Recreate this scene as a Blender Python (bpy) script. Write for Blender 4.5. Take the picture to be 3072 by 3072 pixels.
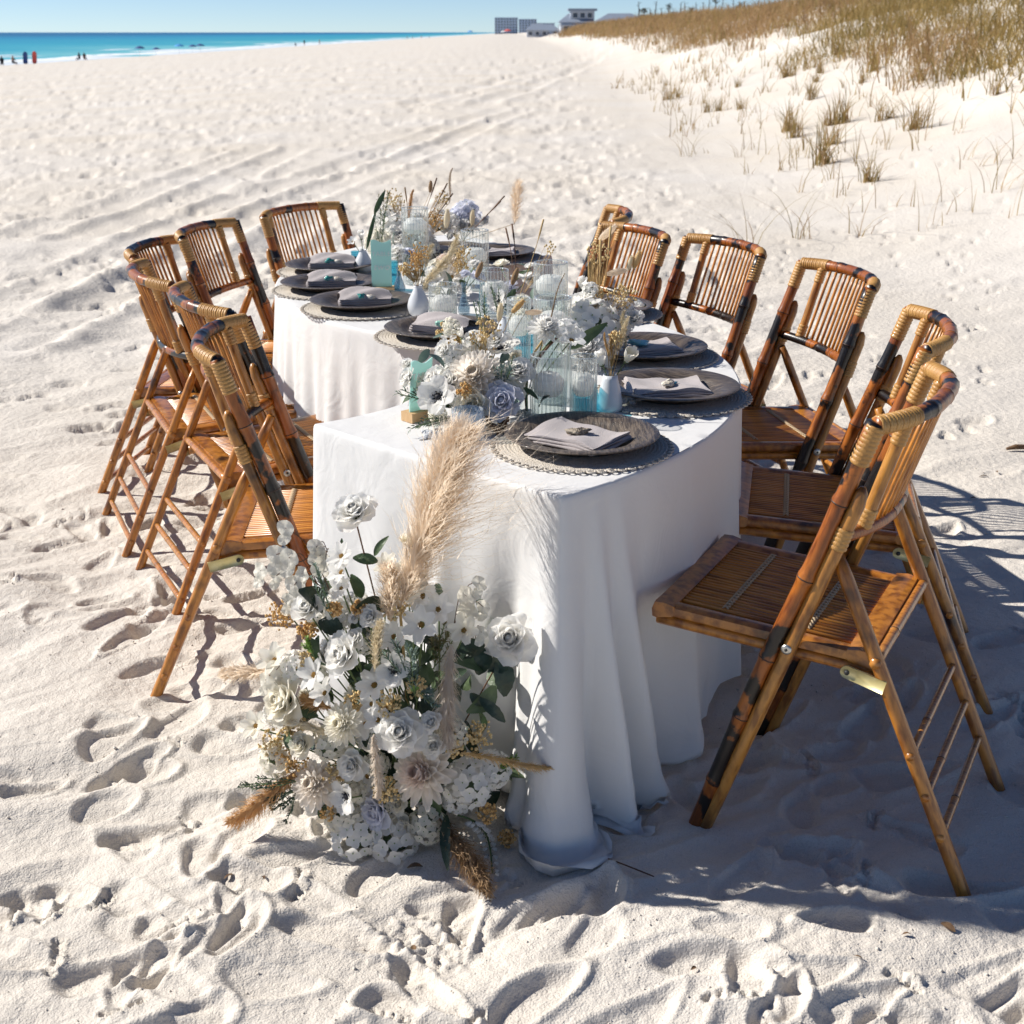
import bpy, math, random
import numpy as np
from mathutils import Vector, Matrix, Quaternion

for o in list(bpy.data.objects):
    bpy.data.objects.remove(o, do_unlink=True)
random.seed(7)
RS = np.random.RandomState(11)
scene = bpy.context.scene
COL = scene.collection
PI = math.pi
T = 0.755                                   # height of the table top
SEA = -2.0                                  # sea level below the picnic spot

# ------------------------------------------------------------------ camera
cam = bpy.data.cameras.new('camera')
cam.sensor_width = 36.0
cam.lens = 36.0 * 4100 / 3072
cam.clip_start = 0.05
cam.clip_end = 60000
cam.dof.use_dof = True
cam.dof.focus_distance = 3.3
cam.dof.aperture_fstop = 9.0
cam_o = bpy.data.objects.new('camera', cam)
COL.objects.link(cam_o)
cam_o.location = (0, 0, 1.59)
cam_o.rotation_euler = (PI / 2 - math.atan(1439 / 4100), 0, 0)
scene.camera = cam_o

# ------------------------------------------------------------------ light
SUN = Vector((-1.25, 0.34, 1.0)).normalized()
w = bpy.data.worlds.new('World')
scene.world = w
w.use_nodes = True
nt = w.node_tree
bg = nt.nodes['Background']
sky = nt.nodes.new('ShaderNodeTexSky')
sky.sky_type = 'NISHITA'
sky.sun_disc = False
sky.sun_elevation = math.asin(SUN.z)
sky.sun_rotation = math.atan2(SUN.x, SUN.y)
sky.altitude = 0
sky.air_density = 0.5
sky.dust_density = 0.0
sky.ozone_density = 4.0
nt.links.new(sky.outputs[0], bg.inputs[0])
bg.inputs[1].default_value = 0.084
sl = bpy.data.lights.new('sun', 'SUN')
sl.energy = 5.0
sl.angle = math.radians(0.53)
sl.color = (1.0, 0.955, 0.885)
so = bpy.data.objects.new('sun', sl)
COL.objects.link(so)
so.rotation_euler = (-SUN).to_track_quat('-Z', 'Y').to_euler()
so.location = (-30, 10, 40)
vs = scene.view_settings
vs.view_transform = 'Standard'
vs.look = 'None'
vs.exposure = 0.41
vs.gamma = 1.0
vs.use_curve_mapping = False
scene.render.resolution_x = 1024
scene.render.resolution_y = 1024
scene.render.engine = 'CYCLES'
scene.cycles.transparent_max_bounces = 24
scene.cycles.max_bounces = 8

# ------------------------------------------------------------------ materials
M = {}
def hexless(c):
    return (c[0], c[1], c[2], 1.0)

def mat(name, col, rough=0.6, col2=None, scale=30.0, stretch=(1, 1, 1), lo=0.35, hi=0.65, bump=0.0, bscale=80.0,
        metal=0.0, coat=0.0, spec=0.5, trans=0.0, rand=False, detail=4.0, sheen=0.0):
    m = bpy.data.materials.new(name)
    m.use_nodes = True
    n = m.node_tree.nodes
    l = m.node_tree.links
    b = n['Principled BSDF']
    b.inputs['Base Color'].default_value = hexless(col)
    b.inputs['Roughness'].default_value = rough
    b.inputs['Metallic'].default_value = metal
    b.inputs['Coat Weight'].default_value = coat
    b.inputs['Specular IOR Level'].default_value = spec
    b.inputs['Sheen Weight'].default_value = sheen
    tc = n.new('ShaderNodeTexCoord')
    mp = n.new('ShaderNodeMapping')
    mp.inputs['Scale'].default_value = stretch
    l.new(tc.outputs['Object'], mp.inputs['Vector'])
    oi = n.new('ShaderNodeObjectInfo')
    mul = n.new('ShaderNodeMath')
    mul.operation = 'MULTIPLY'
    mul.inputs[1].default_value = 37.0
    l.new(oi.outputs['Random'], mul.inputs[0])
    if col2 is not None:
        tx = n.new('ShaderNodeTexNoise')
        tx.noise_dimensions = '4D'
        tx.inputs['Scale'].default_value = scale
        tx.inputs['Detail'].default_value = detail
        l.new(mp.outputs[0], tx.inputs['Vector'])
        l.new(mul.outputs[0], tx.inputs['W'])
        rp = n.new('ShaderNodeValToRGB')
        rp.color_ramp.elements[0].position = lo
        rp.color_ramp.elements[0].color = hexless(col)
        rp.color_ramp.elements[1].position = hi
        rp.color_ramp.elements[1].color = hexless(col2)
        l.new(tx.outputs['Fac'], rp.inputs[0])
        l.new(rp.outputs[0], b.inputs['Base Color'])
    if bump > 0:
        t2 = n.new('ShaderNodeTexNoise')
        t2.inputs['Scale'].default_value = bscale
        t2.inputs['Detail'].default_value = 3.0
        l.new(mp.outputs[0], t2.inputs['Vector'])
        bp = n.new('ShaderNodeBump')
        bp.inputs['Strength'].default_value = bump
        bp.inputs['Distance'].default_value = 0.01
        l.new(t2.outputs['Fac'], bp.inputs['Height'])
        l.new(bp.outputs[0], b.inputs['Normal'])
    if trans > 0:
        out = n['Material Output']
        tr = n.new('ShaderNodeBsdfTranslucent')
        tr.inputs[0].default_value = hexless(col)
        mx = n.new('ShaderNodeMixShader')
        mx.inputs[0].default_value = trans
        l.new(b.outputs[0], mx.inputs[1])
        l.new(tr.outputs[0], mx.inputs[2])
        l.new(mx.outputs[0], out.inputs[0])
    M[name] = m
    return m

def bamboo(name, base, dark, amber, blotch_lo, blotch_hi, rough=0.36, coat=0.12, grain=(3.0, 0.7, 0.25)):
    """lacquered bamboo: amber ground, fine streaks, flame-burnt blotches"""
    m = bpy.data.materials.new(name)
    m.use_nodes = True
    n = m.node_tree.nodes
    l = m.node_tree.links
    b = n['Principled BSDF']
    b.inputs['Roughness'].default_value = rough
    b.inputs['Coat Weight'].default_value = coat
    b.inputs['Coat Roughness'].default_value = 0.22
    tc = n.new('ShaderNodeTexCoord')
    oi = n.new('ShaderNodeObjectInfo')
    mul = n.new('ShaderNodeMath'); mul.operation = 'MULTIPLY'; mul.inputs[1].default_value = 53.0
    l.new(oi.outputs['Random'], mul.inputs[0])
    def noise(sc, stretch, det):
        mp = n.new('ShaderNodeMapping'); mp.inputs['Scale'].default_value = stretch
        l.new(tc.outputs['Object'], mp.inputs['Vector'])
        t = n.new('ShaderNodeTexNoise'); t.noise_dimensions = '4D'
        t.inputs['Scale'].default_value = sc; t.inputs['Detail'].default_value = det
        l.new(mp.outputs[0], t.inputs['Vector']); l.new(mul.outputs[0], t.inputs['W'])
        return t
    t1 = noise(5.0, (1, 1, 1), 3.0)
    r1 = n.new('ShaderNodeValToRGB')
    r1.color_ramp.elements[0].position = 0.3; r1.color_ramp.elements[0].color = hexless(base)
    r1.color_ramp.elements[1].position = 0.7; r1.color_ramp.elements[1].color = hexless(amber)
    l.new(t1.outputs['Fac'], r1.inputs[0])
    t2 = noise(60.0, grain, 4.0)
    r2 = n.new('ShaderNodeValToRGB')
    r2.color_ramp.elements[0].position = 0.36; r2.color_ramp.elements[0].color = (0.42, 0.34, 0.28, 1)
    r2.color_ramp.elements[1].position = 0.56; r2.color_ramp.elements[1].color = (1, 1, 1, 1)
    l.new(t2.outputs['Fac'], r2.inputs[0])
    mx = n.new('ShaderNodeMix'); mx.data_type = 'RGBA'; mx.blend_type = 'MULTIPLY'; mx.inputs[0].default_value = 0.95
    l.new(r1.outputs[0], mx.inputs[6]); l.new(r2.outputs[0], mx.inputs[7])
    t3 = noise(11.0, (1.0, 1.0, 0.9), 5.0)
    r3 = n.new('ShaderNodeValToRGB')
    r3.color_ramp.elements[0].position = blotch_lo; r3.color_ramp.elements[0].color = (0, 0, 0, 1)
    r3.color_ramp.elements[1].position = blotch_hi; r3.color_ramp.elements[1].color = (1, 1, 1, 1)
    l.new(t3.outputs['Fac'], r3.inputs[0])
    m2 = n.new('ShaderNodeMix'); m2.data_type = 'RGBA'
    l.new(r3.outputs[0], m2.inputs[0]); l.new(mx.outputs[2], m2.inputs[6]); m2.inputs[7].default_value = hexless(dark)
    l.new(m2.outputs[2], b.inputs['Base Color'])
    bp = n.new('ShaderNodeBump'); bp.inputs['Strength'].default_value = 0.25; bp.inputs['Distance'].default_value = 0.003
    l.new(t2.outputs['Fac'], bp.inputs['Height']); l.new(bp.outputs[0], b.inputs['Normal'])
    M[name] = m

bamboo('bamboo_pole', (0.23, 0.055, 0.006), (0.006, 0.003, 0.002), (0.46, 0.145, 0.017), 0.50, 0.53)
bamboo('bamboo_post', (0.40, 0.165, 0.026), (0.03, 0.011, 0.004), (0.55, 0.25, 0.048), 0.55, 0.70, rough=0.4, coat=0.25)
bamboo('bamboo_leg', (0.42, 0.150, 0.017), (0.035, 0.012, 0.004), (0.56, 0.235, 0.034), 0.55, 0.72, rough=0.38, coat=0.3)
bamboo('bamboo_rod', (0.48, 0.175, 0.028), (0.10, 0.03, 0.008), (0.54, 0.24, 0.05), 0.62, 0.8, rough=0.3, coat=0.4)
bamboo('bamboo_slat', (0.54, 0.195, 0.022), (0.24, 0.08, 0.014), (0.62, 0.26, 0.038), 0.60, 0.85, rough=0.4, coat=0.25)
bamboo('seat_slat', (0.54, 0.195, 0.022), (0.24, 0.08, 0.014), (0.62, 0.26, 0.038), 0.60, 0.85, rough=0.4, coat=0.2, grain=(2.0, 0.12, 2.0))
bamboo('seat_rail', (0.33, 0.110, 0.014), (0.02, 0.008, 0.003), (0.50, 0.20, 0.030), 0.55, 0.70, rough=0.3, coat=0.4, grain=(.8, .8, .8))
mat('rattan', (0.40, 0.195, 0.048), 0.45, (0.54, 0.30, 0.09), 25, lo=0.3, hi=0.7, coat=0.15, bump=0.2, bscale=300)
mat('bamboo_node', (0.035, 0.014, 0.007), 0.5)
mat('string', (0.50, 0.38, 0.24), 0.9)
mat('brass', (0.62, 0.52, 0.22), 0.45, (0.70, 0.62, 0.34), 40, metal=0.35)
mat('steel', (0.55, 0.54, 0.50), 0.35, metal=0.9)
mat('hole', (0.03, 0.03, 0.03), 0.6)
def cloth_mat():
    m = mat('linen', (0.77, 0.76, 0.745), 0.75, spec=0.2, trans=0.10, sheen=0.1, bump=0.10, bscale=900)
    n = m.node_tree.nodes; l = m.node_tree.links
    b1 = [q for q in n if q.type == 'BUMP'][0]
    tc = [q for q in n if q.type == 'TEX_COORD'][0]
    t = n.new('ShaderNodeTexNoise'); t.inputs['Scale'].default_value = 9.0; t.inputs['Detail'].default_value = 3.0; t.inputs['Distortion'].default_value = 1.2
    l.new(tc.outputs['Object'], t.inputs['Vector'])
    b2 = n.new('ShaderNodeBump'); b2.inputs['Strength'].default_value = 0.22; b2.inputs['Distance'].default_value = 0.02
    l.new(t.outputs['Fac'], b2.inputs['Height']); l.new(b1.outputs[0], b2.inputs['Normal']); l.new(b2.outputs[0], n['Principled BSDF'].inputs['Normal'])
mat('table_wood', (0.35, 0.25, 0.16), 0.6)
cloth_mat()
mat('napkin', (0.40, 0.355, 0.345), 0.9, (0.47, 0.42, 0.41), 30, bump=0.35, bscale=500, sheen=0.2)
mat('placemat', (0.56, 0.50, 0.42), 0.95, (0.68, 0.62, 0.54), 120, bump=0.6, bscale=350)
mat('charger', (0.045, 0.034, 0.028), 0.40, (0.15, 0.115, 0.085), 28, (9, 1, 1), 0.42, 0.60, bump=0.35, bscale=60, coat=0.15)
mat('ceramic', (0.56, 0.58, 0.61), 0.3, (0.66, 0.67, 0.68), 12, coat=0.4)
def speckled():
    m = mat('ceramic_speckled', (0.62, 0.64, 0.67), 0.35, (0.30, 0.24, 0.18), 95, lo=0.68, hi=0.72, coat=0.3)
speckled()
mat('wax', (0.93, 0.92, 0.89), 0.5, trans=0.50, spec=0.3)
mat('wick', (0.10, 0.09, 0.08), 0.9)
mat('acrylic', (0.58, 0.83, 0.78), 0.35, (0.62, 0.86, 0.81), 8, trans=0.40)
mat('letter_white', (0.86, 0.88, 0.86), 0.5)
mat('sign_wood', (0.52, 0.32, 0.15), 0.55, (0.62, 0.42, 0.22), 40, (1, 8, 1))
mat('star', (0.58, 0.60, 0.64), 0.85, (0.72, 0.72, 0.72), 60, bump=0.9, bscale=260)
mat('coral', (0.13, 0.055, 0.025), 0.7, (0.33, 0.17, 0.08), 40, bump=0.8, bscale=120)
mat('oyster', (0.40, 0.34, 0.26), 0.7, (0.14, 0.10, 0.07), 70, bump=1.0, bscale=160)
mat('shell', (0.72, 0.68, 0.60), 0.6, (0.50, 0.43, 0.34), 60, bump=0.5, bscale=120)
mat('teal_glass', (0.02, 0.22, 0.20), 0.15, (0.06, 0.36, 0.32), 40, coat=0.5)
mat('aqua_glass_chunk', (0.10, 0.46, 0.58), 0.12, (0.30, 0.62, 0.70), 40, coat=0.6)
mat('mint_glass', (0.20, 0.46, 0.36), 0.3, (0.34, 0.60, 0.50), 30)
# petals and leaves
mat('petal_w', (0.94, 0.925, 0.89), 0.6, (0.92, 0.91, 0.88), 25, trans=0.55, spec=0.25)
mat('petal_c', (0.94, 0.90, 0.79), 0.6, (0.911, 0.892, 0.823), 25, trans=0.55, spec=0.25)
mat('petal_l', (0.82, 0.83, 0.9), 0.6, (0.804, 0.813, 0.882), 25, trans=0.55, spec=0.25)
mat('petal_p', (0.9, 0.79, 0.71), 0.6, (0.882, 0.774, 0.696), 40, trans=0.55, spec=0.25)
mat('petal_b', (0.93, 0.87, 0.79), 0.6, (0.911, 0.853, 0.774), 40, trans=0.55, spec=0.25)
mat('pollen', (0.38, 0.22, 0.04), 0.9, (0.16, 0.08, 0.02), 300)
mat('black_eye', (0.012, 0.012, 0.018), 0.7)
mat('green_eye', (0.30, 0.40, 0.18), 0.8)
mat('leaf_dark', (0.016, 0.034, 0.018), 0.45, (0.03, 0.055, 0.03), 40, bump=0.4, bscale=60)
mat('leaf_green', (0.045, 0.085, 0.035), 0.5, (0.09, 0.13, 0.06), 40, trans=0.2, bump=0.4, bscale=60)
mat('leaf_lime', (0.22, 0.36, 0.08), 0.5, trans=0.3)
mat('leaf_sage', (0.13, 0.19, 0.16), 0.7, (0.20, 0.27, 0.22), 40, trans=0.15)
mat('leaf_fir', (0.05, 0.09, 0.06), 0.6, (0.10, 0.15, 0.09), 40)
mat('leaf_olive', (0.13, 0.12, 0.04), 0.7, (0.20, 0.17, 0.08), 40)
mat('stem_green', (0.10, 0.15, 0.05), 0.6)
mat('stem_brown', (0.11, 0.05, 0.022), 0.75)
mat('stem_straw', (0.48, 0.32, 0.13), 0.8)
mat('plume_tan', (0.93, 0.82, 0.68), 0.95, (0.95, 0.85, 0.72), 30, trans=0.70, spec=0.1)
mat('plume_cream', (0.78, 0.68, 0.48), 0.95, (0.82, 0.75, 0.60), 30, trans=0.35, spec=0.1)
mat('plume_pale', (0.66, 0.56, 0.45), 0.95, (0.76, 0.67, 0.57), 30, trans=0.35, spec=0.1)
mat('plume_gold', (0.66, 0.45, 0.20), 0.95, (0.74, 0.54, 0.28), 30, trans=0.3, spec=0.1)
mat('plume_brown', (0.34, 0.22, 0.12), 0.95, (0.48, 0.34, 0.21), 30, trans=0.3, spec=0.1)
mat('plume_orange', (0.60, 0.35, 0.15), 0.95, (0.70, 0.46, 0.24), 30, trans=0.3, spec=0.1)
mat('berry_gold', (0.64, 0.45, 0.19), 0.9, (0.78, 0.60, 0.32), 60)
mat('berry_amber', (0.56, 0.31, 0.10), 0.9, (0.72, 0.46, 0.19), 60)
mat('lunaria', (0.80, 0.77, 0.68), 0.45, (0.72, 0.68, 0.58), 60, trans=0.45, bump=0.3, bscale=120)
# dune plants, coast
mat('grass_a', (0.30, 0.205, 0.065), 0.8, (0.42, 0.30, 0.12), 3, trans=0.25)
mat('grass_b', (0.31, 0.19, 0.085), 0.85, (0.42, 0.28, 0.14), 3, trans=0.25)
mat('grass_c', (0.20, 0.155, 0.045), 0.8, (0.30, 0.22, 0.08), 3, trans=0.25)
mat('litter', (0.10, 0.055, 0.03), 0.9, (0.20, 0.12, 0.06), 80)
mat('shrub', (0.05, 0.052, 0.03), 0.9, (0.10, 0.09, 0.05), 3)
mat('bark', (0.07, 0.05, 0.04), 0.9)
mat('stucco_hazed', (0.46, 0.50, 0.56), 0.8, (0.42, 0.46, 0.53), 3)  # distance haze is painted into the building wall and roof colours
mat('stucco_haze_blue', (0.40, 0.50, 0.64), 0.8)  # blue of the hazy air put into the wall colour, no haze volume
mat('roof_hazed', (0.20, 0.24, 0.31), 0.7, (0.24, 0.28, 0.35), 6)
mat('pane', (0.05, 0.07, 0.10), 0.15)
mat('canvas_red', (0.62, 0.10, 0.08), 0.8)
mat('canvas_blue', (0.03, 0.07, 0.22), 0.8)
mat('canvas_sky', (0.06, 0.28, 0.60), 0.8)
mat('pole_white', (0.7, 0.7, 0.7), 0.5)
mat('skin', (0.42, 0.24, 0.16), 0.6)
for nm_, c_ in (('dark', (0.02, 0.022, 0.03)), ('red', (0.5, 0.05, 0.05)), ('navy', (0.02, 0.05, 0.16)), ('grey', (0.16, 0.16, 0.19)), ('brown', (0.12, 0.07, 0.05))):
    mat('wear_' + nm_, c_, 0.8)

def glass_mat(name, tint, gloss_rough=0.03, body=0.0, bodycol=(1, 1, 1), ior=1.5):
    """thin glass: clear body with a fresnel surface reflection"""
    m = bpy.data.materials.new(name)
    m.use_nodes = True
    n = m.node_tree.nodes
    l = m.node_tree.links
    n.remove(n['Principled BSDF'])
    out = n['Material Output']
    tr = n.new('ShaderNodeBsdfTransparent'); tr.inputs[0].default_value = hexless(tint)
    gl = n.new('ShaderNodeBsdfGlossy'); gl.inputs['Roughness'].default_value = gloss_rough
    df = n.new('ShaderNodeBsdfDiffuse'); df.inputs[0].default_value = hexless(bodycol)
    lw = n.new('ShaderNodeLayerWeight'); lw.inputs[0].default_value = 0.5
    pw = n.new('ShaderNodeMath'); pw.operation = 'POWER'; pw.inputs[1].default_value = 2.0
    l.new(lw.outputs['Facing'], pw.inputs[0])
    fr = n.new('ShaderNodeMath'); fr.operation = 'MULTIPLY_ADD'; fr.inputs[1].default_value = 0.62; fr.inputs[2].default_value = 0.045
    l.new(pw.outputs[0], fr.inputs[0])
    m1 = n.new('ShaderNodeMixShader'); m1.inputs[0].default_value = body
    l.new(tr.outputs[0], m1.inputs[1]); l.new(df.outputs[0], m1.inputs[2])
    m2 = n.new('ShaderNodeMixShader')
    l.new(fr.outputs[0], m2.inputs[0]); l.new(m1.outputs[0], m2.inputs[1]); l.new(gl.outputs[0], m2.inputs[2])
    l.new(m2.outputs[0], out.inputs[0])
    M[name] = m
glass_mat('glass', (0.975, 0.985, 0.98), body=0.012)
glass_mat('water_in', (0.88, 0.93, 0.93), body=.05, bodycol=(.55, .62, .62), ior=1.33)
glass_mat('glass_rib', (0.90, 0.93, 0.93), body=0.30, bodycol=(0.90, 0.93, 0.93))
glass_mat('glass_aqua', (0.50, 0.83, 0.90), body=0.10, bodycol=(0.20, 0.62, 0.74))
glass_mat('glass_smoke', (0.72, 0.80, 0.85), body=0.12, bodycol=(0.40, 0.48, 0.55))
glass_mat('glass_crackle', (0.84, 0.90, 0.95), body=0.28, bodycol=(0.66, 0.72, 0.80), gloss_rough=0.12)

def sand_mat():
    m = bpy.data.materials.new('sand'); m.use_nodes = True
    n = m.node_tree.nodes; l = m.node_tree.links
    b = n['Principled BSDF']; b.inputs['Roughness'].default_value = 0.95; b.inputs['Specular IOR Level'].default_value = 0.1
    g = n.new('ShaderNodeNewGeometry')
    def noise(sc, det):
        t = n.new('ShaderNodeTexNoise'); t.inputs['Scale'].default_value = sc; t.inputs['Detail'].default_value = det
        l.new(g.outputs['Position'], t.inputs['Vector']); return t
    a = noise(0.35, 5.0)
    r = n.new('ShaderNodeValToRGB')
    r.color_ramp.elements[0].position = 0.32; r.color_ramp.elements[0].color = (0.655, 0.595, 0.515, 1)
    r.color_ramp.elements[1].position = 0.68; r.color_ramp.elements[1].color = (0.675, 0.632, 0.58, 1)
    l.new(a.outputs['Fac'], r.inputs[0])
    s = noise(420.0, 2.0)
    r2 = n.new('ShaderNodeValToRGB')
    r2.color_ramp.elements[0].position = 0.30; r2.color_ramp.elements[0].color = (0.68, 0.66, 0.63, 1)
    r2.color_ramp.elements[1].position = 0.46; r2.color_ramp.elements[1].color = (1, 1, 1, 1)
    l.new(s.outputs['Fac'], r2.inputs[0])
    mx = n.new('ShaderNodeMix'); mx.data_type = 'RGBA'; mx.blend_type = 'MULTIPLY'; mx.inputs[0].default_value = 0.6
    l.new(r.outputs[0], mx.inputs[6]); l.new(r2.outputs[0], mx.inputs[7]); l.new(mx.outputs[2], b.inputs['Base Color'])
    h1 = noise(230.0, 3.0); h2 = noise(34.0, 5.0)
    b1 = n.new('ShaderNodeBump'); b1.inputs['Strength'].default_value = 0.55; b1.inputs['Distance'].default_value = 0.006
    l.new(h1.outputs['Fac'], b1.inputs['Height'])
    b2 = n.new('ShaderNodeBump'); b2.inputs['Strength'].default_value = 0.45; b2.inputs['Distance'].default_value = 0.020
    l.new(h2.outputs['Fac'], b2.inputs['Height']); l.new(b1.outputs[0], b2.inputs['Normal']); l.new(b2.outputs[0], b.inputs['Normal'])
    M['sand'] = m
sand_mat()

def sea_mat():
    m = bpy.data.materials.new('sea_water'); m.use_nodes = True
    n = m.node_tree.nodes; l = m.node_tree.links
    b = n['Principled BSDF']; b.inputs['Roughness'].default_value = 0.35; b.inputs['Specular IOR Level'].default_value = 0.18
    g = n.new('ShaderNodeNewGeometry')
    sx = n.new('ShaderNodeSeparateXYZ'); l.new(g.outputs['Position'], sx.inputs[0])
    mr = n.new('ShaderNodeMapRange'); mr.inputs['From Min'].default_value = -58; mr.inputs['From Max'].default_value = -600
    l.new(sx.outputs['X'], mr.inputs['Value'])
    nz = n.new('ShaderNodeTexNoise'); nz.inputs['Scale'].default_value = 0.012; nz.inputs['Detail'].default_value = 4
    l.new(g.outputs['Position'], nz.inputs['Vector'])
    ad = n.new('ShaderNodeMath'); ad.operation = 'MULTIPLY_ADD'; ad.inputs[1].default_value = 0.35; ad.inputs[2].default_value = -0.17
    l.new(nz.outputs['Fac'], ad.inputs[0])
    sm = n.new('ShaderNodeMath'); l.new(mr.outputs[0], sm.inputs[0]); l.new(ad.outputs[0], sm.inputs[1])
    r = n.new('ShaderNodeValToRGB'); cr = r.color_ramp
    cr.elements[0].position = 0.0; cr.elements[0].color = (0.20, 0.56, 0.56, 1)
    cr.elements[1].position = 1.0; cr.elements[1].color = (0.012, 0.13, 0.27, 1)
    e = cr.elements.new(0.12); e.color = (0.035, 0.36, 0.46, 1)
    e = cr.elements.new(0.45); e.color = (0.012, 0.25, 0.42, 1)
    l.new(sm.outputs[0], r.inputs[0])
    # breaking foam: long thin streaks close to the beach
    mp = n.new('ShaderNodeMapping'); mp.inputs['Scale'].default_value = (0.10, 0.02, 1.0); l.new(g.outputs['Position'], mp.inputs['Vector'])
    fz = n.new('ShaderNodeTexNoise'); fz.inputs['Scale'].default_value = 1.0; fz.inputs['Detail'].default_value = 6; l.new(mp.outputs[0], fz.inputs['Vector'])
    fr = n.new('ShaderNodeMapRange'); fr.inputs['From Min'].default_value = -60; fr.inputs['From Max'].default_value = -100
    fr.inputs['To Min'].default_value = 0.30; fr.inputs['To Max'].default_value = -0.02
    l.new(sx.outputs['X'], fr.inputs['Value'])
    fa = n.new('ShaderNodeMath'); l.new(fz.outputs['Fac'], fa.inputs[0]); l.new(fr.outputs[0], fa.inputs[1])
    ft = n.new('ShaderNodeMapRange'); ft.inputs['From Min'].default_value = 0.66; ft.inputs['From Max'].default_value = 0.74
    l.new(fa.outputs[0], ft.inputs['Value'])
    mx = n.new('ShaderNodeMix'); mx.data_type = 'RGBA'; mx.inputs[7].default_value = (0.8, 0.84, 0.85, 1)
    l.new(ft.outputs[0], mx.inputs[0]); l.new(r.outputs[0], mx.inputs[6]); l.new(mx.outputs[2], b.inputs['Base Color'])
    wv = n.new('ShaderNodeTexNoise'); wv.inputs['Scale'].default_value = 0.25; wv.inputs['Detail'].default_value = 6
    l.new(g.outputs['Position'], wv.inputs['Vector'])
    bp = n.new('ShaderNodeBump'); bp.inputs['Strength'].default_value = 0.7; bp.inputs['Distance'].default_value = 0.6
    l.new(wv.outputs['Fac'], bp.inputs['Height']); l.new(bp.outputs[0], b.inputs['Normal'])
    M['sea_water'] = m
sea_mat()

# ------------------------------------------------------------------ mesh helpers
class MB:
    def __init__(s):
        s.v = []; s.f = []; s.m = []; s.mats = []
    def mi(s, mname):
        if mname not in s.mats:
            s.mats.append(mname)
        return s.mats.index(mname)
    def add(s, vs, fs, mname):
        k = len(s.v); i = s.mi(mname)
        s.v.extend([tuple(p) for p in vs])
        s.f.extend([tuple(q + k for q in f) for f in fs])
        s.m.extend([i] * len(fs))
    def grid(s, P, mname, closed_u=False, closed_v=False):
        """P: rows x cols list of points"""
        nr = len(P); nc = len(P[0])
        vs = [p for row in P for p in row]
        fs = []
        for i in range(nr if closed_v else nr - 1):
            for j in range(nc if closed_u else nc - 1):
                a = i * nc + j; b = i * nc + (j + 1) % nc
                c = ((i + 1) % nr) * nc + (j + 1) % nc; d = ((i + 1) % nr) * nc + j
                fs.append((a, b, c, d))
        s.add(vs, fs, mname)
    def tube(s, pts, rad, mname, seg=8, cap=True, flat=1.0, up=None):
        pts = [Vector(p) for p in pts]
        n = len(pts)
        if not hasattr(rad, '__len__'):
            rad = [rad] * n
        rows = []
        ref = Vector(up) if up is not None else Vector((0.31, 0.17, 0.93))
        for i, p in enumerate(pts):
            t = (pts[min(i + 1, n - 1)] - pts[max(i - 1, 0)])
            t = t.normalized() if t.length > 1e-9 else Vector((0, 0, 1))
            a = ref - t * ref.dot(t)
            if a.length < 1e-4:
                a = Vector((1, 0, 0)) - t * t.x
            a.normalize(); b = t.cross(a)
            rows.append([p + a * (math.cos(2 * PI * k / seg) * rad[i]) + b * (math.sin(2 * PI * k / seg) * rad[i] * flat) for k in range(seg)])
        k0 = len(s.v)
        s.grid(rows, mname, closed_u=True)
        if cap:
            i = s.mi(mname)
            s.f.append(tuple(k0 + k for k in reversed(range(seg)))); s.m.append(i)
            s.f.append(tuple(k0 + (n - 1) * seg + k for k in range(seg))); s.m.append(i)
    def lathe(s, prof, mname, seg=24, c=(0, 0, 0)):
        rows = [[(c[0] + r * math.cos(2 * PI * k / seg), c[1] + r * math.sin(2 * PI * k / seg), c[2] + z) for k in range(seg)] for r, z in prof]
        s.grid(rows, mname, closed_u=True)
    def box(s, c, d, mname, rot=0.0, taper=0.0):
        cx, cy, cz = c; dx, dy, dz = d[0] / 2, d[1] / 2, d[2] / 2
        cr, sr = math.cos(rot), math.sin(rot)
        vs = []
        for z in (-1, 1):
            k = 1 - taper if z > 0 else 1
            for x, y in ((-1, -1), (1, -1), (1, 1), (-1, 1)):
                X, Y = x * dx * k, y * dy * k
                vs.append((cx + X * cr - Y * sr, cy + X * sr + Y * cr, cz + z * dz))
        s.add(vs, [(3, 2, 1, 0), (4, 5, 6, 7), (0, 1, 5, 4), (1, 2, 6, 5), (2, 3, 7, 6), (3, 0, 4, 7)], mname)
    def ball(s, c, r, mname, n=6, sq=(1, 1, 1)):
        rows = []
        for i in range(n + 1):
            a = PI * i / n - PI / 2
            rows.append([(c[0] + r * sq[0] * math.cos(a) * math.cos(2 * PI * k / (n + 2)), c[1] + r * sq[1] * math.cos(a) * math.sin(2 * PI * k / (n + 2)), c[2] + r * sq[2] * math.sin(a)) for k in range(n + 2)])
        s.grid(rows, mname, closed_u=True)
    def mesh(s, name, smooth=True):
        me = bpy.data.meshes.new(name)
        me.from_pydata(s.v, [], s.f)
        for mn in s.mats:
            me.materials.append(M[mn])
        me.polygons.foreach_set('material_index', s.m)
        me.polygons.foreach_set('use_smooth', [smooth] * len(s.f))
        me.update()
        return me

def obj(name, me, parent=None, loc=None, rot=None, scale=None):
    if isinstance(me, MB):
        me = me.mesh(name)
    o = bpy.data.objects.new(name, me)
    COL.objects.link(o)
    if parent is not None:
        o.parent = parent
    if loc is not None:
        o.location = loc
    if rot is not None:
        o.rotation_euler = rot
    if scale is not None:
        o.scale = (scale,) * 3 if not hasattr(scale, '__len__') else scale
    return o

def tag(o, label=None, cat=None, group=None, kind=None):
    if label: o['label'] = label
    if cat: o['category'] = cat
    if group: o['group'] = group
    if kind: o['kind'] = kind
    return o

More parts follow.
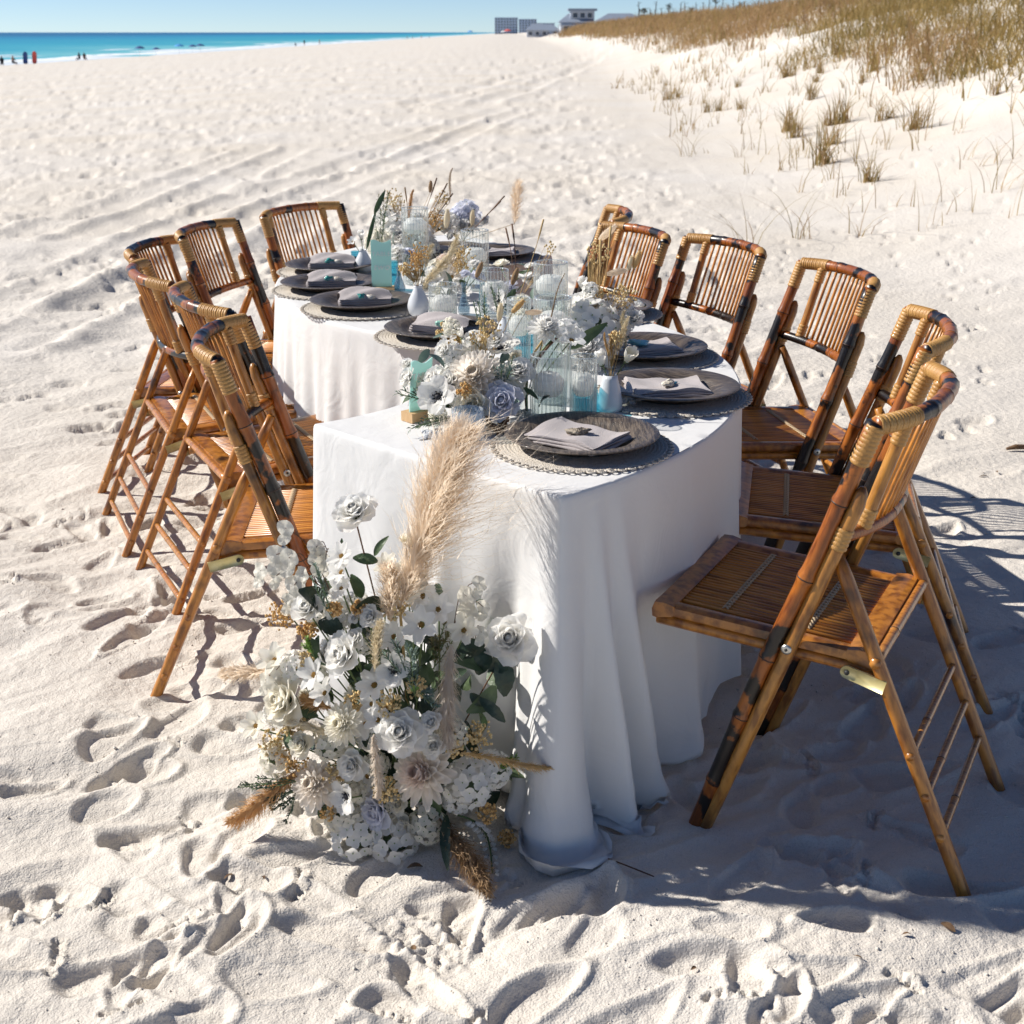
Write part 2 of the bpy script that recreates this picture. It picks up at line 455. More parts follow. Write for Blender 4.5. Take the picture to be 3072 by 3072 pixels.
def empty(name, loc=(0, 0, 0), rz=0.0):
    o = bpy.data.objects.new(name, None)
    COL.objects.link(o)
    o.location = loc; o.rotation_euler = (0, 0, rz)
    o.empty_display_size = 0.05
    return o

def sharp(o, ang=35):
    me = o.data
    me.set_sharp_from_angle(angle=math.radians(ang))
    return o

# ------------------------------------------------------------------ measured positions (metres)
FLOOR_FLOWERS = [('rose', (-0.297, 2.418, 0.744), 0.038, 'w'), ('rose', (-0.4, 2.448, 0.535), 0.03, 'w'), ('rose', (-0.327, 2.387, 0.463), 0.039, 'w'), ('rose', (-0.004, 2.453, 0.465), 0.047, 'w'), ('openrose', (-0.216, 2.344, 0.318), 0.0401, 'w'), ('rose', (-0.157, 2.348, 0.337), 0.0209, 'w'), ('rose', (-0.153, 2.357, 0.281), 0.0218, 'w'), ('rose', (-0.317, 2.38, 0.224), 0.0286, 'w'), ('rose', (-0.276, 2.4, 0.107), 0.0358, 'l'), ('rose', (-0.229, 2.411, 0.064), 0.0236, 'c'), ('rose', (-0.42, 2.415, 0.253), 0.0245, 'c'), ('openrose', (-0.459, 2.438, 0.338), 0.045, 'c'), ('rose', (-0.273, 2.412, 0.53), 0.0216, 'w'), ('rose', (-0.306, 2.425, 0.522), 0.0105, 'w'), ('rose', (-0.304, 2.407, 0.486), 0.0203, 'w'), ('rose', (-0.23, 2.403, 0.122), 0.019, 'c'), ('anemone', (-0.224, 2.369, 0.437), 0.0305, 'w'), ('anemone', (-0.326, 2.379, 0.157), 0.0324, 'w'), ('dahlia', (-0.331, 2.369, 0.322), 0.037, 'c'), ('dahlia', (-0.399, 2.41, 0.165), 0.0437, 'b'), ('dahlia', (-0.178, 2.365, 0.217), 0.057, 'p'), ('cosmos', (-0.141, 2.419, 0.542), 0.0296, 'w'), ('cosmos', (-0.093, 2.424, 0.496), 0.0274, 'c'), ('cosmos', (-0.387, 2.418, 0.403), 0.0301, 'w'), ('cosmos', (-0.266, 2.384, 0.398), 0.0298, 'w'), ('cosmos', (-0.517, 2.464, 0.267), 0.0275, 'c'), ('cosmos', (-0.273, 2.387, 0.356), 0.0229, 'w'), ('cosmos', (-0.285, 2.38, 0.316), 0.0265, 'w'), ('cosmos', (-0.26, 2.37, 0.33), 0.0246, 'w'), ('cosmos', (-0.328, 2.446, 0.608), 0.0262, 'w'), ('cosmos', (-0.328, 2.452, 0.639), 0.0244, 'w'), ('cosmos', (-0.174, 2.403, 0.517), 0.033, 'w'), ('cosmos', (-0.171, 2.433, 0.564), 0.0297, 'w'), ('cosmos', (-0.329, 2.44, 0.577), 0.0217, 'w'), ('cosmos', (-0.474, 2.477, 0.406), 0.0307, 'c'), ('cosmos', (-0.367, 2.415, 0.365), 0.0267, 'w'), ('cosmos', (-0.228, 2.418, 0.485), 0.0281, 'w'), ('tulip', (-0.165, 2.44, 0.65), 0.0208, 'w'), ('tulip', (-0.174, 2.43, 0.598), 0.0226, 'w'), ('tulip', (-0.198, 2.454, 0.668), 0.0191, 'c'), ('tulip', (-0.444, 2.505, 0.499), 0.0181, 'c'), ('hydrangea', (-0.315, 2.423, 0.04), 0.0464, 'w'), ('hydrangea', (-0.242, 2.423, 0.031), 0.0446, 'w'), ('hydrangea', (-0.172, 2.419, 0.067), 0.0333, 'c'), ('hydrangea', (-0.084, 2.413, 0.168), 0.0437, 'w'), ('hydrangea', (-0.04, 2.429, 0.184), 0.0329, 'w'), ('hydrangea', (-0.343, 2.422, 0.083), 0.0314, 'c'), ('hydrangea', (-0.36, 2.436, 0.246), 0.0327, 'c'), ('hydrangea', (-0.123, 2.418, 0.271), 0.0288, 'c'), ('hydrangea', (-0.48, 2.46, 0.195), 0.0295, 'c'), ('hydrangea', (-0.432, 2.479, 0.39), 0.029, 'w'), ('hydrangea', (-0.11, 2.425, 0.127), 0.0294, 'w'), ('cosmos', (-0.252, 2.492, 0.52), 0.0164, 'c'), ('hydrangea', (-0.272, 2.441, 0.192), 0.0222, 'c'), ('cosmos', (-0.297, 2.491, 0.487), 0.0252, 'c'), ('rose', (-0.281, 2.491, 0.499), 0.0193, 'c'), ('hydrangea', (-0.409, 2.483, 0.323), 0.0192, 'c'), ('tulip', (-0.395, 2.443, 0.089), 0.0261, 'w'), ('tulip', (-0.469, 2.46, 0.131), 0.0189, 'w'), ('hydrangea', (-0.387, 2.486, 0.366), 0.019, 'c'), ('rose', (-0.294, 2.449, 0.271), 0.0221, 'w'), ('hydrangea', (-0.307, 2.5, 0.523), 0.0183, 'w'), ('cosmos', (-0.369, 2.507, 0.498), 0.0244, 'c'), ('rose', (-0.377, 2.508, 0.489), 0.0174, 'w'), ('cosmos', (-0.339, 2.443, 0.133), 0.0203, 'w'), ('rose', (-0.213, 2.503, 0.588), 0.0235, 'c'), ('hydrangea', (-0.3, 2.484, 0.448), 0.0246, 'w'), ('hydrangea', (-0.325, 2.441, 0.129), 0.0257, 'c'), ('tulip', (-0.264, 2.484, 0.471), 0.0266, 'c'), ('cosmos', (-0.355, 2.486, 0.405), 0.0182, 'c'), ('hydrangea', (-0.389, 2.51, 0.483), 0.0175, 'w'), ('hydrangea', (-0.349, 2.505, 0.507), 0.0267, 'w'), ('tulip', (-0.371, 2.523, 0.574), 0.0194, 'w'), ('hydrangea', (-0.347, 2.501, 0.491), 0.0189, 'w'), ('cosmos', (-0.301, 2.449, 0.258), 0.0255, 'w'), ('rose', (-0.231, 2.503, 0.582), 0.0187, 'w'), ('rose', (-0.367, 2.492, 0.424), 0.0225, 'w'), ('hydrangea', (-0.288, 2.447, 0.256), 0.0246, 'w'), ('hydrangea', (-0.485, 2.5, 0.276), 0.0204, 'w'), ('cosmos', (-0.242, 2.443, 0.264), 0.0221, 'c'), ('rose', (-0.393, 2.449, 0.132), 0.0274, 'w'), ('hydrangea', (-0.265, 2.436, 0.114), 0.0251, 'c'), ('tulip', (-0.274, 2.446, 0.267), 0.0215, 'w'), ('cosmos', (-0.296, 2.491, 0.485), 0.0185, 'w'), ('cosmos', (-0.293, 2.441, 0.165), 0.0262, 'w'), ('hydrangea', (-0.34, 2.5, 0.491), 0.0228, 'w'), ('cosmos', (-0.348, 2.454, 0.227), 0.0219, 'c'), ('rose', (-0.301, 2.5, 0.526), 0.017, 'w'), ('cosmos', (-0.341, 2.438, 0.077), 0.021, 'c'), ('cosmos', (-0.294, 2.444, 0.195), 0.0176, 'w'), ('cosmos', (-0.301, 2.434, 0.054), 0.0263, 'w'), ('hydrangea', (-0.393, 2.447, 0.119), 0.0238, 'w'), ('hydrangea', (-0.307, 2.44, 0.127), 0.0245, 'c'), ('tulip', (-0.36, 2.489, 0.417), 0.0269, 'w'), ('cosmos', (-0.25, 2.451, 0.317), 0.0249, 'w'), ('cosmos', (-0.314, 2.462, 0.326), 0.0256, 'c'), ('cosmos', (-0.247, 2.508, 0.599), 0.0226, 'c'), ('tulip', (-0.181, 2.434, 0.11), 0.02, 'w')]
FLOOR_PLUMES = [('plume', (-0.215, 2.411, 0.551), (-0.089, 2.481, 0.877), 0.0567, 'tan'), ('plume', (-0.233, 2.406, 0.523), (-0.242, 2.427, 0.623), 0.0397, 'tan'), ('plume', (-0.262, 2.353, 0.443), (-0.243, 2.37, 0.537), 0.0208, 'cream'), ('plume', (-0.119, 2.398, 0.479), (-0.113, 2.36, 0.287), 0.0359, 'pale'), ('plume', (-0.26, 2.292, 0.34), (-0.272, 2.333, 0.183), 0.017, 'pale'), ('plume', (-0.099, 2.365, 0.261), (0.09, 2.409, 0.213), 0.017, 'gold'), ('plume', (-0.147, 2.407, 0.088), (-0.056, 2.238, 0.025), 0.0416, 'brown'), ('plume', (-0.474, 2.491, 0.376), (-0.584, 2.502, 0.358), 0.0264, 'tan'), ('plume', (-0.425, 2.433, 0.181), (-0.584, 2.439, 0.072), 0.034, 'orange'), ('plume', (-0.352, 2.387, 0.289), (-0.441, 2.414, 0.298), 0.017, 'cream'), ('plume', (-0.355, 2.425, 0.325), (-0.414, 2.445, 0.346), 0.0227, 'orange')]
FLOOR_LEAVES = [('leaf', (-0.333, 2.47, 0.475), (-0.384, 2.484, 0.488), 0.0264, 'dark'), ('leaf', (-0.295, 2.477, 0.542), (-0.316, 2.489, 0.587), 0.0189, 'green'), ('leaf', (-0.258, 2.45, 0.629), (-0.307, 2.457, 0.634), 0.017, 'green'), ('leaf', (-0.334, 2.498, 0.614), (-0.333, 2.506, 0.656), 0.0094, 'green'), ('leaf', (-0.266, 2.462, 0.636), (-0.237, 2.467, 0.675), 0.0113, 'green'), ('leaf', (-0.054, 2.46, 0.45), (-0.114, 2.448, 0.428), 0.0283, 'dark'), ('leaf', (-0.047, 2.46, 0.442), (-0.068, 2.446, 0.39), 0.0283, 'dark'), ('leaf', (-0.025, 2.46, 0.422), (-0.014, 2.446, 0.342), 0.0302, 'dark'), ('leaf', (-0.047, 2.451, 0.399), (0.004, 2.466, 0.423), 0.0264, 'dark'), ('leaf', (-0.065, 2.428, 0.347), (-0.014, 2.427, 0.295), 0.017, 'dark'), ('leaf', (-0.131, 2.391, 0.106), (-0.127, 2.316, 0.025), 0.0159, 'dark'), ('leaf', (-0.15, 2.411, 0.157), (-0.151, 2.42, 0.084), 0.0264, 'green'), ('leaf', (-0.183, 2.411, 0.124), (-0.207, 2.406, 0.156), 0.0151, 'green'), ('leaf', (-0.365, 2.412, 0.226), (-0.37, 2.41, 0.268), 0.017, 'green'), ('leaf', (-0.342, 2.432, 0.231), (-0.391, 2.442, 0.222), 0.0264, 'dark'), ('leaf', (-0.383, 2.427, 0.114), (-0.393, 2.429, 0.074), 0.0132, 'green'), ('leaf', (-0.383, 2.453, 0.434), (-0.404, 2.465, 0.463), 0.0189, 'green'), ('leaf', (-0.257, 2.408, 0.42), (-0.289, 2.413, 0.425), 0.0132, 'green'), ('leaf', (-0.319, 2.401, 0.257), (-0.311, 2.398, 0.283), 0.017, 'green'), ('leaf', (-0.297, 2.46, 0.458), (-0.311, 2.471, 0.5), 0.0227, 'dark'), ('leaf', (-0.385, 2.428, 0.307), (-0.438, 2.446, 0.314), 0.017, 'green'), ('leaf', (-0.194, 2.351, 0.405), (-0.177, 2.352, 0.409), 0.0083, 'lime'), ('leaf', (-0.147, 2.421, 0.302), (-0.179, 2.431, 0.353), 0.0227, 'dark'), ('leaf', (-0.371, 2.436, 0.171), (-0.396, 2.436, 0.104), 0.0227, 'dark'), ('leaf', (-0.083, 2.437, 0.354), (-0.054, 2.436, 0.327), 0.0151, 'dark')]
FLOOR_SPRIGS = [('sprig', (-0.346, 2.422, 0.52), (-0.373, 2.446, 0.612), 0.0227, 'sage'), ('sprig', (-0.18, 2.337, 0.386), (-0.22, 2.36, 0.496), 0.034, 'sage'), ('sprig', (-0.179, 2.341, 0.403), (-0.148, 2.342, 0.406), 0.0227, 'sage'), ('sprig', (-0.419, 2.414, 0.168), (-0.551, 2.433, 0.156), 0.0208, 'fir'), ('sprig', (-0.42, 2.415, 0.154), (-0.51, 2.432, 0.098), 0.0227, 'fir'), ('sprig', (-0.424, 2.417, 0.145), (-0.473, 2.427, 0.088), 0.0189, 'fir'), ('sprig', (-0.156, 2.423, 0.413), (-0.117, 2.443, 0.501), 0.0227, 'olive'), ('sprig', (-0.153, 2.423, 0.411), (-0.138, 2.439, 0.489), 0.0189, 'olive'), ('sprig', (-0.386, 2.425, 0.439), (-0.4, 2.437, 0.48), 0.0151, 'lime'), ('sprig', (-0.033, 2.402, 0.195), (0.007, 2.405, 0.222), 0.017, 'lime')]
FLOOR_BERRIES = [((-0.24, 2.384, 0.358), 0.0302, 'gold'), ((-0.25, 2.389, 0.162), 0.0302, 'gold'), ((-0.364, 2.414, 0.105), 0.0283, 'amber'), ((-0.443, 2.438, 0.204), 0.0378, 'amber'), ((-0.46, 2.509, 0.493), 0.0321, 'amber'), ((-0.069, 2.424, 0.268), 0.034, 'gold'), ((-0.22, 2.43, 0.547), 0.0359, 'gold'), ((-0.479, 2.465, 0.229), 0.0359, 'gold'), ((-0.358, 2.421, 0.18), 0.0283, 'gold'), ((-0.115, 2.401, 0.257), 0.0264, 'gold'), ((-0.416, 2.477, 0.406), 0.0227, 'gold'), ((-0.307, 2.419, 0.343), 0.0264, 'gold'), ((-0.404, 2.468, 0.476), 0.0208, 'amber'), ((-0.051, 2.407, 0.1), 0.0227, 'amber'), ((-0.011, 2.425, 0.03), 0.0189, 'amber'), ((-0.442, 2.46, 0.274), 0.0264, 'gold'), ((-0.188, 2.415, 0.377), 0.0227, 'gold'), ((-0.344, 2.435, 0.537), 0.0151, 'amber'), ((-0.295, 2.436, 0.537), 0.017, 'amber')]
FLOOR_LUNARIA = [((-0.356, 2.506, 0.53), [(-0.443, 2.51, 0.676)]), ((-0.386, 2.518, 0.552), [(-0.463, 2.506, 0.622), (-0.498, 2.512, 0.585), (-0.464, 2.498, 0.58), (-0.437, 2.496, 0.619)]), ((-0.371, 2.512, 0.543), [(-0.427, 2.482, 0.567), (-0.439, 2.48, 0.537), (-0.411, 2.482, 0.59)]), ((-0.355, 2.516, 0.584), [(-0.381, 2.485, 0.645), (-0.363, 2.476, 0.623), (-0.374, 2.48, 0.629)]), ((-0.115, 2.479, 0.483), [(-0.056, 2.447, 0.536), (-0.063, 2.455, 0.582), (-0.088, 2.447, 0.558)]), ((-0.076, 2.472, 0.427), [(-0.06, 2.437, 0.486), (-0.081, 2.442, 0.526)]), ((-0.444, 2.49, 0.327), [(-0.493, 2.466, 0.368), (-0.469, 2.462, 0.393)])]
FLOOR_SNAPDRAGON = [(-0.11, 2.405, 0.097), (-0.07, 2.4, 0.08), (-0.048, 2.418, 0.026), (-0.039, 2.31, 0.025)]
PLATES = [(0.148, 2.796), (0.384, 3.218), (0.366, 3.657), (0.275, 4.249), (-0.073, 5.377), (-0.251, 5.438), (-0.205, 3.911), (-0.48, 4.34), (-0.626, 4.673), (-0.669, 5.051)]
CANDLES = [(0.082, 2.993, 0.0394, 0.155), (0.096, 3.179, 0.0421, 0.25), (0.101, 3.567, 0.0433, 0.27), (-0.127, 4.7, 0.0465, 0.2), (-0.337, 4.813, 0.045, 0.26), (-0.055, 4.245, 0.0439, 0.14), (-0.203, 3.99, 0.0399, 0.14), (0.018, 3.60, 0.0305, 0.17), (0.161, 3.002, 0.0291, 0.15)]
JARS = [(0.169, 3.083, 0.0319, 0.0647), (0.034, 3.639, 0.0271, 0.066), (-0.579, 5.085, 0.0186, 0.0709), (-0.085, 4.408, 0.0216, 0.0676), (-0.409, 4.694, 0.023, 0.0956)]
VASES = [(-0.291, 4.225, 0.0343, 0.0953), (-0.546, 5.04, 0.0331, 0.0844), (0.228, 3.095, 0.0304, 0.0853), (-0.02, 3.828, 0.0285, 0.0741)]
BUDS = [(-0.384, 4.649, 0.0216, 0.0829), (0.034, 3.048, 0.0215, 0.0761), (-0.151, 4.257, 0.0199, 0.0982)]
SIGNS = [(-0.44, 4.618, 0.0339, 0.1789), (-0.208, 3.008, 0.0213, 0.1187)]
VOTIVE = (-0.096, 2.856, 0.0391, 0.0679)
STARS = [(-0.172, 2.872, 0.0291, 0.0228), (0.022, 3.042, 0.0307, 0.024), (0.276, 3.146, 0.0317, 0.0495), (-0.228, 4.189, 0.0309, 0.043)]
CORAL = (-0.034, 2.903, 0.0257, 0.046)
TABLE_FRONT = [('anemone', (-0.161, 2.921, 0.832), 0.0367, 'w'), ('anemone', (-0.026, 3.051, 0.907), 0.037, 'w'), ('dahlia', (-0.083, 2.951, 0.874), 0.0501, 'b'), ('rose', (-0.023, 2.911, 0.827), 0.0378, 'l'), ('rose', (-0.087, 2.911, 0.815), 0.0358, 'c'), ('rose', (0.015, 2.971, 0.882), 0.0282, 'w'), ('rose', (-0.14, 2.951, 0.862), 0.0249, 'w'), ('hydrangea', (-0.007, 2.991, 0.856), 0.0284, 'c'), ('rose', (-0.141, 2.991, 0.877), 0.0162, 'w'), ('tulip', (-0.117, 3.071, 0.942), 0.0157, 'w'), ('hydrangea', (-0.082, 3.071, 0.917), 0.0248, 'w'), ('hydrangea', (-0.13, 3.031, 0.897), 0.0246, 'w'), ('rose', (-0.044, 2.971, 0.89), 0.0161, 'w'), ('hydrangea', (-0.205, 3.021, 0.841), 0.0205, 'c'), ('hydrangea', (-0.116, 2.961, 0.831), 0.0283, 'w'), ('rose', (0.001, 2.941, 0.84), 0.024, 'c')]
TABLE_RIGHT = [('dahlia', (0.199, 3.503, 0.813), 0.0567, 'w'), ('hydrangea', (0.209, 3.603, 0.845), 0.0628, 'w'), ('rose', (0.181, 3.653, 0.904), 0.0365, 'w'), ('rose', (0.211, 3.663, 0.894), 0.022, 'w'), ('hydrangea', (0.28, 3.653, 0.859), 0.044, 'w'), ('hydrangea', (0.162, 3.523, 0.823), 0.0379, 'w'), ('rose', (0.242, 3.683, 0.873), 0.0246, 'w'), ('dahlia', (0.245, 3.563, 0.814), 0.0384, 'w')]
TABLE_BACK = [('rose', (-0.426, 5.337, 0.849), 0.04, 'w'), ('hydrangea', (-0.454, 5.437, 0.848), 0.0509, 'w'), ('hydrangea', (-0.359, 5.337, 0.835), 0.0467, 'w'), ('rose', (-0.396, 5.387, 0.862), 0.0336, 'w'), ('hydrangea', (-0.497, 5.487, 0.895), 0.041, 'w'), ('rose', (-0.34, 5.357, 0.846), 0.0335, 'c'), ('hydrangea', (-0.293, 5.487, 0.882), 0.041, 'w'), ('hydrangea', (-0.522, 5.357, 0.819), 0.0402, 'c'), ('rose', (-0.439, 5.237, 0.797), 0.0328, 'w'), ('cosmos', (-0.473, 5.537, 0.943), 0.024, 'c'), ('hydrangea', (-0.387, 5.457, 0.872), 0.0408, 'w'), ('hydrangea', (-0.319, 5.317, 0.805), 0.0333, 'c')]
TABLE_FAR = [('dahlia', (-0.228, 5.741, 0.863), 0.05, 'l'), ('hydrangea', (-0.194, 5.791, 0.864), 0.0504, 'l'), ('dahlia', (-0.171, 5.741, 0.842), 0.0358, 'w'), ('hydrangea', (-0.254, 5.691, 0.848), 0.0354, 'w'), ('rose', (-0.205, 5.691, 0.841), 0.0284, 'w')]
TABLE_MID = [('dahlia', (-0.223, 4.616, 0.857), 0.0435, 'p'), ('hydrangea', (-0.249, 4.616, 0.834), 0.0291, 'c'), ('rose', (-0.261, 4.516, 0.843), 0.0216, 'w'), ('rose', (-0.279, 4.466, 0.807), 0.0226, 'w'), ('cosmos', (-0.199, 4.516, 0.827), 0.0313, 'w')]
TABLE_CENTRE = [('cosmos', (0.04, 4.413, 0.839), 0.0345, 'w'), ('dahlia', (-0.01, 4.313, 0.829), 0.0245, 'l'), ('anemone', (-0.039, 4.163, 0.813), 0.0291, 'w'), ('rose', (0.042, 4.113, 0.801), 0.0261, 'w'), ('hydrangea', (0.037, 4.063, 0.769), 0.0285, 'c'), ('rose', (-0.039, 4.563, 0.865), 0.023, 'c'), ('rose', (0.057, 4.463, 0.874), 0.0168, 'w')]
TWIG = [(0.181, 2.361), (0.221, 2.321), (0.277, 2.279)]
LITTER = [(0.723, 2.106), (-0.182, 2.111), (-0.194, 2.344), (-0.495, 2.327), (-0.563, 2.333), (0.807, 2.131), (0.326, 2.045), (-0.057, 2.333), (-0.05, 2.299), (0.617, 2.036), (-0.292, 2.421), (1.774, 4.894), (1.845, 4.956), (1.662, 4.661), (1.838, 6.021), (1.863, 5.848)]
DRIFT = (2.041, 5.262)
TRACKS = [[(-3.107, 8.232), (-2.963, 9.857), (-2.746, 13.715), (-2.419, 15.97), (-1.97, 19.072), (-0.26, 30.867)], [(-2.688, 7.045), (-2.531, 8.56), (-2.444, 10.322), (-2.408, 12.926)], [(-4.155, 11.195), (-3.991, 12.926), (-3.865, 15.97), (-3.616, 20.789)], [(-2.263, 33.818), (0.914, 61.493), (7.061, 115.665)]]
DUG = (-0.158, 2.121)
TUFTS = [(1.871, 10.829), (2.337, 11.195), (2.851, 11.195), (4.284, 12.333), (5.125, 19.613), (2.965, 18.56), (2.367, 19.072)]

# ------------------------------------------------------------------ sand
_perm = RS.permutation(512)
_ang = RS.rand(512) * 2 * PI
def gnoise(x, y):
    xi = np.floor(x).astype(np.int64); yi = np.floor(y).astype(np.int64)
    fx = x - xi; fy = y - yi
    def g(ix, iy, dx, dy):
        h = _perm[(_perm[ix & 511] + iy) & 511]
        return np.cos(_ang[h]) * dx + np.sin(_ang[h]) * dy
    u = fx * fx * fx * (fx * (fx * 6 - 15) + 10); v = fy * fy * fy * (fy * (fy * 6 - 15) + 10)
    a = g(xi, yi, fx, fy); b = g(xi + 1, yi, fx - 1, fy); c = g(xi, yi + 1, fx, fy - 1); d = g(xi + 1, yi + 1, fx - 1, fy - 1)
    return (a + u * (b - a)) * (1 - v) + (c + u * (d - c)) * v
def fbm(x, y, o=4, gain=0.5):
    s = 0; a = 1.0
    for k in range(o):
        s = s + a * gnoise(x * 2 ** k + 17.3 * k, y * 2 ** k - 9.1 * k); a *= gain
    return s
def sstep(a, b, x):
    t = np.clip((x - a) / (b - a), 0, 1)
    return t * t * (3 - 2 * t)

def toe(y):
    return 1.9 + 0.02 * np.clip(y, 0, 160) + 2.4 * sstep(11, 3, y)
def terrain(x, y):
    """large shape: beach falling to the sea on the left, dune rising on the right"""
    x = np.asarray(x, float); y = np.asarray(y, float)
    s = -0.0375 * np.log1p(np.exp(np.clip(-(x + 5.0) / 1.5, -40, 40))) * 1.5
    s = np.where(x < -60, -0.0375 * (-x - 5), s)
    u = x - toe(y)
    d = 2.7 * sstep(0, 11, u) * (1.0 + 0.28 * gnoise(x * 0.09 + 3, y * 0.045 + 1)) + 0.9 * sstep(9, 30, u)
    d += sstep(0.5, 6, u) * (0.34 * gnoise(x * 0.32, y * 0.22) + 0.16 * gnoise(x * 0.8 + 5, y * 0.6))
    d *= 1 - 0.55 * sstep(180, 500, y)
    return s + d * sstep(-2, 3, y)

def ground():
    h = 1.59
    a = np.linspace(math.radians(43), math.radians(0.42), 640)
    yr = h / np.tan(a)
    yr = np.concatenate([np.linspace(-4, 1.62, 28), yr[yr > 1.68], np.geomspace(225, 5200, 60)])
    td = np.linspace(-0.43, 0.46, 660)
    tl = -0.43 - np.geomspace(0.004, 4.0, 46)[::-1]
    tr = 0.46 + np.geomspace(0.004, 3.0, 40)
    tc = np.concatenate([tl, td, tr])
    Y = np.repeat(yr[:, None], len(tc), 1)
    X = (np.maximum(Y, 0) + 1.4) * tc[None, :]
    Z = terrain(X, Y)
    near = 1 - sstep(9, 40, Y)
    u = X - toe(Y)
    smooth_zone = 0.35 + 0.65 * (1 - sstep(0.9, 2.2, X) * sstep(3.0, 5.0, Y))
    smooth_zone = np.where(u > 0, 0.45, smooth_zone)
    # trampled humps
    ca, sa = math.cos(0.55), math.sin(0.55)
    xr = X * ca + Y * sa; yr2 = -X * sa + Y * ca
    wx = 0.25 * gnoise(X * 2.1, Y * 2.1); wy = 0.25 * gnoise(X * 2.3 + 9, Y * 2.3 + 4)
    n1 = fbm(X / 0.60 + wx, Y / 0.60 + wy, 2, .4)
    rid = 1 - np.sqrt(fbm(xr / 0.62 + wx, yr2 / 0.27 + wy, 2, .35) ** 2 + .006) * 2.2
    n3 = fbm(X / 0.16, Y / 0.16, 2)
    wr = 1 - np.sqrt(fbm(xr / 0.30 + 2 * wx, yr2 / 0.085 + 2 * wy, 2, .5) ** 2 + .002) * 2.0
    Z += smooth_zone * near * 0.0075 * wr * sstep(-.25, .3, gnoise(X * 1.3 + 3, Y * 1.3))
    Z += smooth_zone * (0.033 * n1 + 0.019 * rid * (0.15 + 0.85 * near) + 0.0045 * n3 * near)
    far = sstep(6, 14, Y)
    Z += far * (1 - sstep(60, 300, Y)) * np.where(u < 0, 1, .3) * (0.020 * fbm(X / 1.6, Y / 1.9, 2) + 0.006 * gnoise(X / .5, Y / .5))
    # stamps use the structure of the grid: rows by y, columns by x/(y+1.4)
    def stamp(px, py, ang, L, W, D, kind=0):
        R = max(L, W) * 1.5
        i0, i1 = np.searchsorted(yr, [py - R, py + R])
        if i1 - i0 < 1: return
        dmin = max(py - R + 1.4, .5)
        j0 = np.searchsorted(tc, min((px - R) / dmin, (px - R) / (py + R + 1.4))); j1 = np.searchsorted(tc, max((px + R) / dmin, (px + R) / (py + R + 1.4)))
        if j1 - j0 < 1: return
        x = X[i0:i1, j0:j1] - px; y = Y[i0:i1, j0:j1] - py
        c, s = math.cos(ang), math.sin(ang)
        p = (x * c + y * s) / L; q = (-x * s + y * c) / W
        q = q * (1.0 + 0.25 * p) + 0.18 * np.sin(p * 2.0) 
        r = np.sqrt(p * p + q * q)
        r = r * (1 + .12 * np.sin(3 * np.arctan2(q, p) + px * 20))
        dent = -D * (1 - sstep(0.62, 1.0, r)) * (1 - .35 * p)
        rim = 0.42 * D * np.exp(-((r - 1.12) / 0.16) ** 2) * (0.6 + .6 * p)
        Z[i0:i1, j0:j1] += dent + rim
    rs = np.random.RandomState(5)
    n = 0
    for _ in range(1000):                         # around the table and on the left
        py = 1.65 + 9 * rs.rand() ** 1.5; px = rs.uniform(-0.55, 0.5) * (py + 1.4)
        if px > 1.3 and py > 4.2 and rs.rand() < .8: continue
        an = rs.uniform(0, 2 * PI) if rs.rand() < .35 else rs.normal(0.55, .5); L_ = rs.uniform(.06, .125); W_ = rs.uniform(.032, .055); D_ = rs.uniform(.008, .021)
        stamp(px, py, an, L_, W_, D_)
        if rs.rand() < .22 and py < 5:                # bare foot: toes and a deeper heel
            for k in range(5):
                e = -.8 + .4 * k; l_ = 1.10 - .10 * abs(e + .4)
                stamp(px + math.cos(an) * L_ * l_ - math.sin(an) * W_ * e, py + math.sin(an) * L_ * l_ + math.cos(an) * W_ * e, an, .014, .011, .010)
            stamp(px - math.cos(an) * L_ * .6, py - math.sin(an) * L_ * .6, an, .035, .032, .008)
    for _ in range(4200):                         # the beach beyond
        py = 9 + 75 * rs.rand() ** 1.6; px = rs.uniform(-0.48, 0.14) * (py + 1.4)
        if px > toe(np.array(py)) - .5: continue
        k = 1 + py / 45
        if -4.6 < px - .08 * (py - 8) < -2.0 and py < 30 and rs.rand() < .75: continue
        stamp(px, py, rs.uniform(0, PI), rs.uniform(.09, .17) * k, rs.uniform(.06, .10) * k, rs.uniform(.007, .020) * k)
    for _ in range(260):                          # animal and foot prints on the smooth slope at the right
        py = rs.uniform(5, 16); px = rs.uniform(0.4, 3.2) * py / 9
        stamp(px, py, rs.uniform(0, PI), .05, .035, .016)
    # tyre tracks
    for li, line in enumerate(TRACKS):
        for off in (0.0, 0.55) if li < 3 else (0.0, 1.6):
            for (x0, y0), (x1, y1) in zip(line[:-1], line[1:]):
                i0, i1 = np.searchsorted(yr, [y0 - .2, y1 + .2])
                x = X[i0:i1]; y = Y[i0:i1]
                t = np.clip((y - y0) / (y1 - y0), 0, 1); inside = (y >= y0) & (y < y1)
                cx = x0 + (x1 - x0) * t + off + .06 * np.sin(y * .4 + li)
                d = (x - cx) / (0.22 if li < 3 else .35)
                lug = 1 + .12 * np.sin(y * 26 + 4 * d)
                amp_ = .020 if li < 3 else .04
                Z[i0:i1] += inside * amp_ * (-.8 * np.exp(-d ** 4) * lug + .9 * np.exp(-((np.abs(d) - 1.35) / .35) ** 2))
    # dug lumps in the foreground
    dx, dy = X - DUG[0], Y - DUG[1]
    rr = np.sqrt(dx * dx + dy * dy * 1.6)
    Z += (1 - sstep(.05, .17, rr)) * (.03 * np.abs(fbm(X / .05, Y / .05, 3)) + .012 * np.abs(gnoise(X / .018, Y / .018)) - .012)
    nr, nc = X.shape
    me = bpy.data.meshes.new('beach_sand')
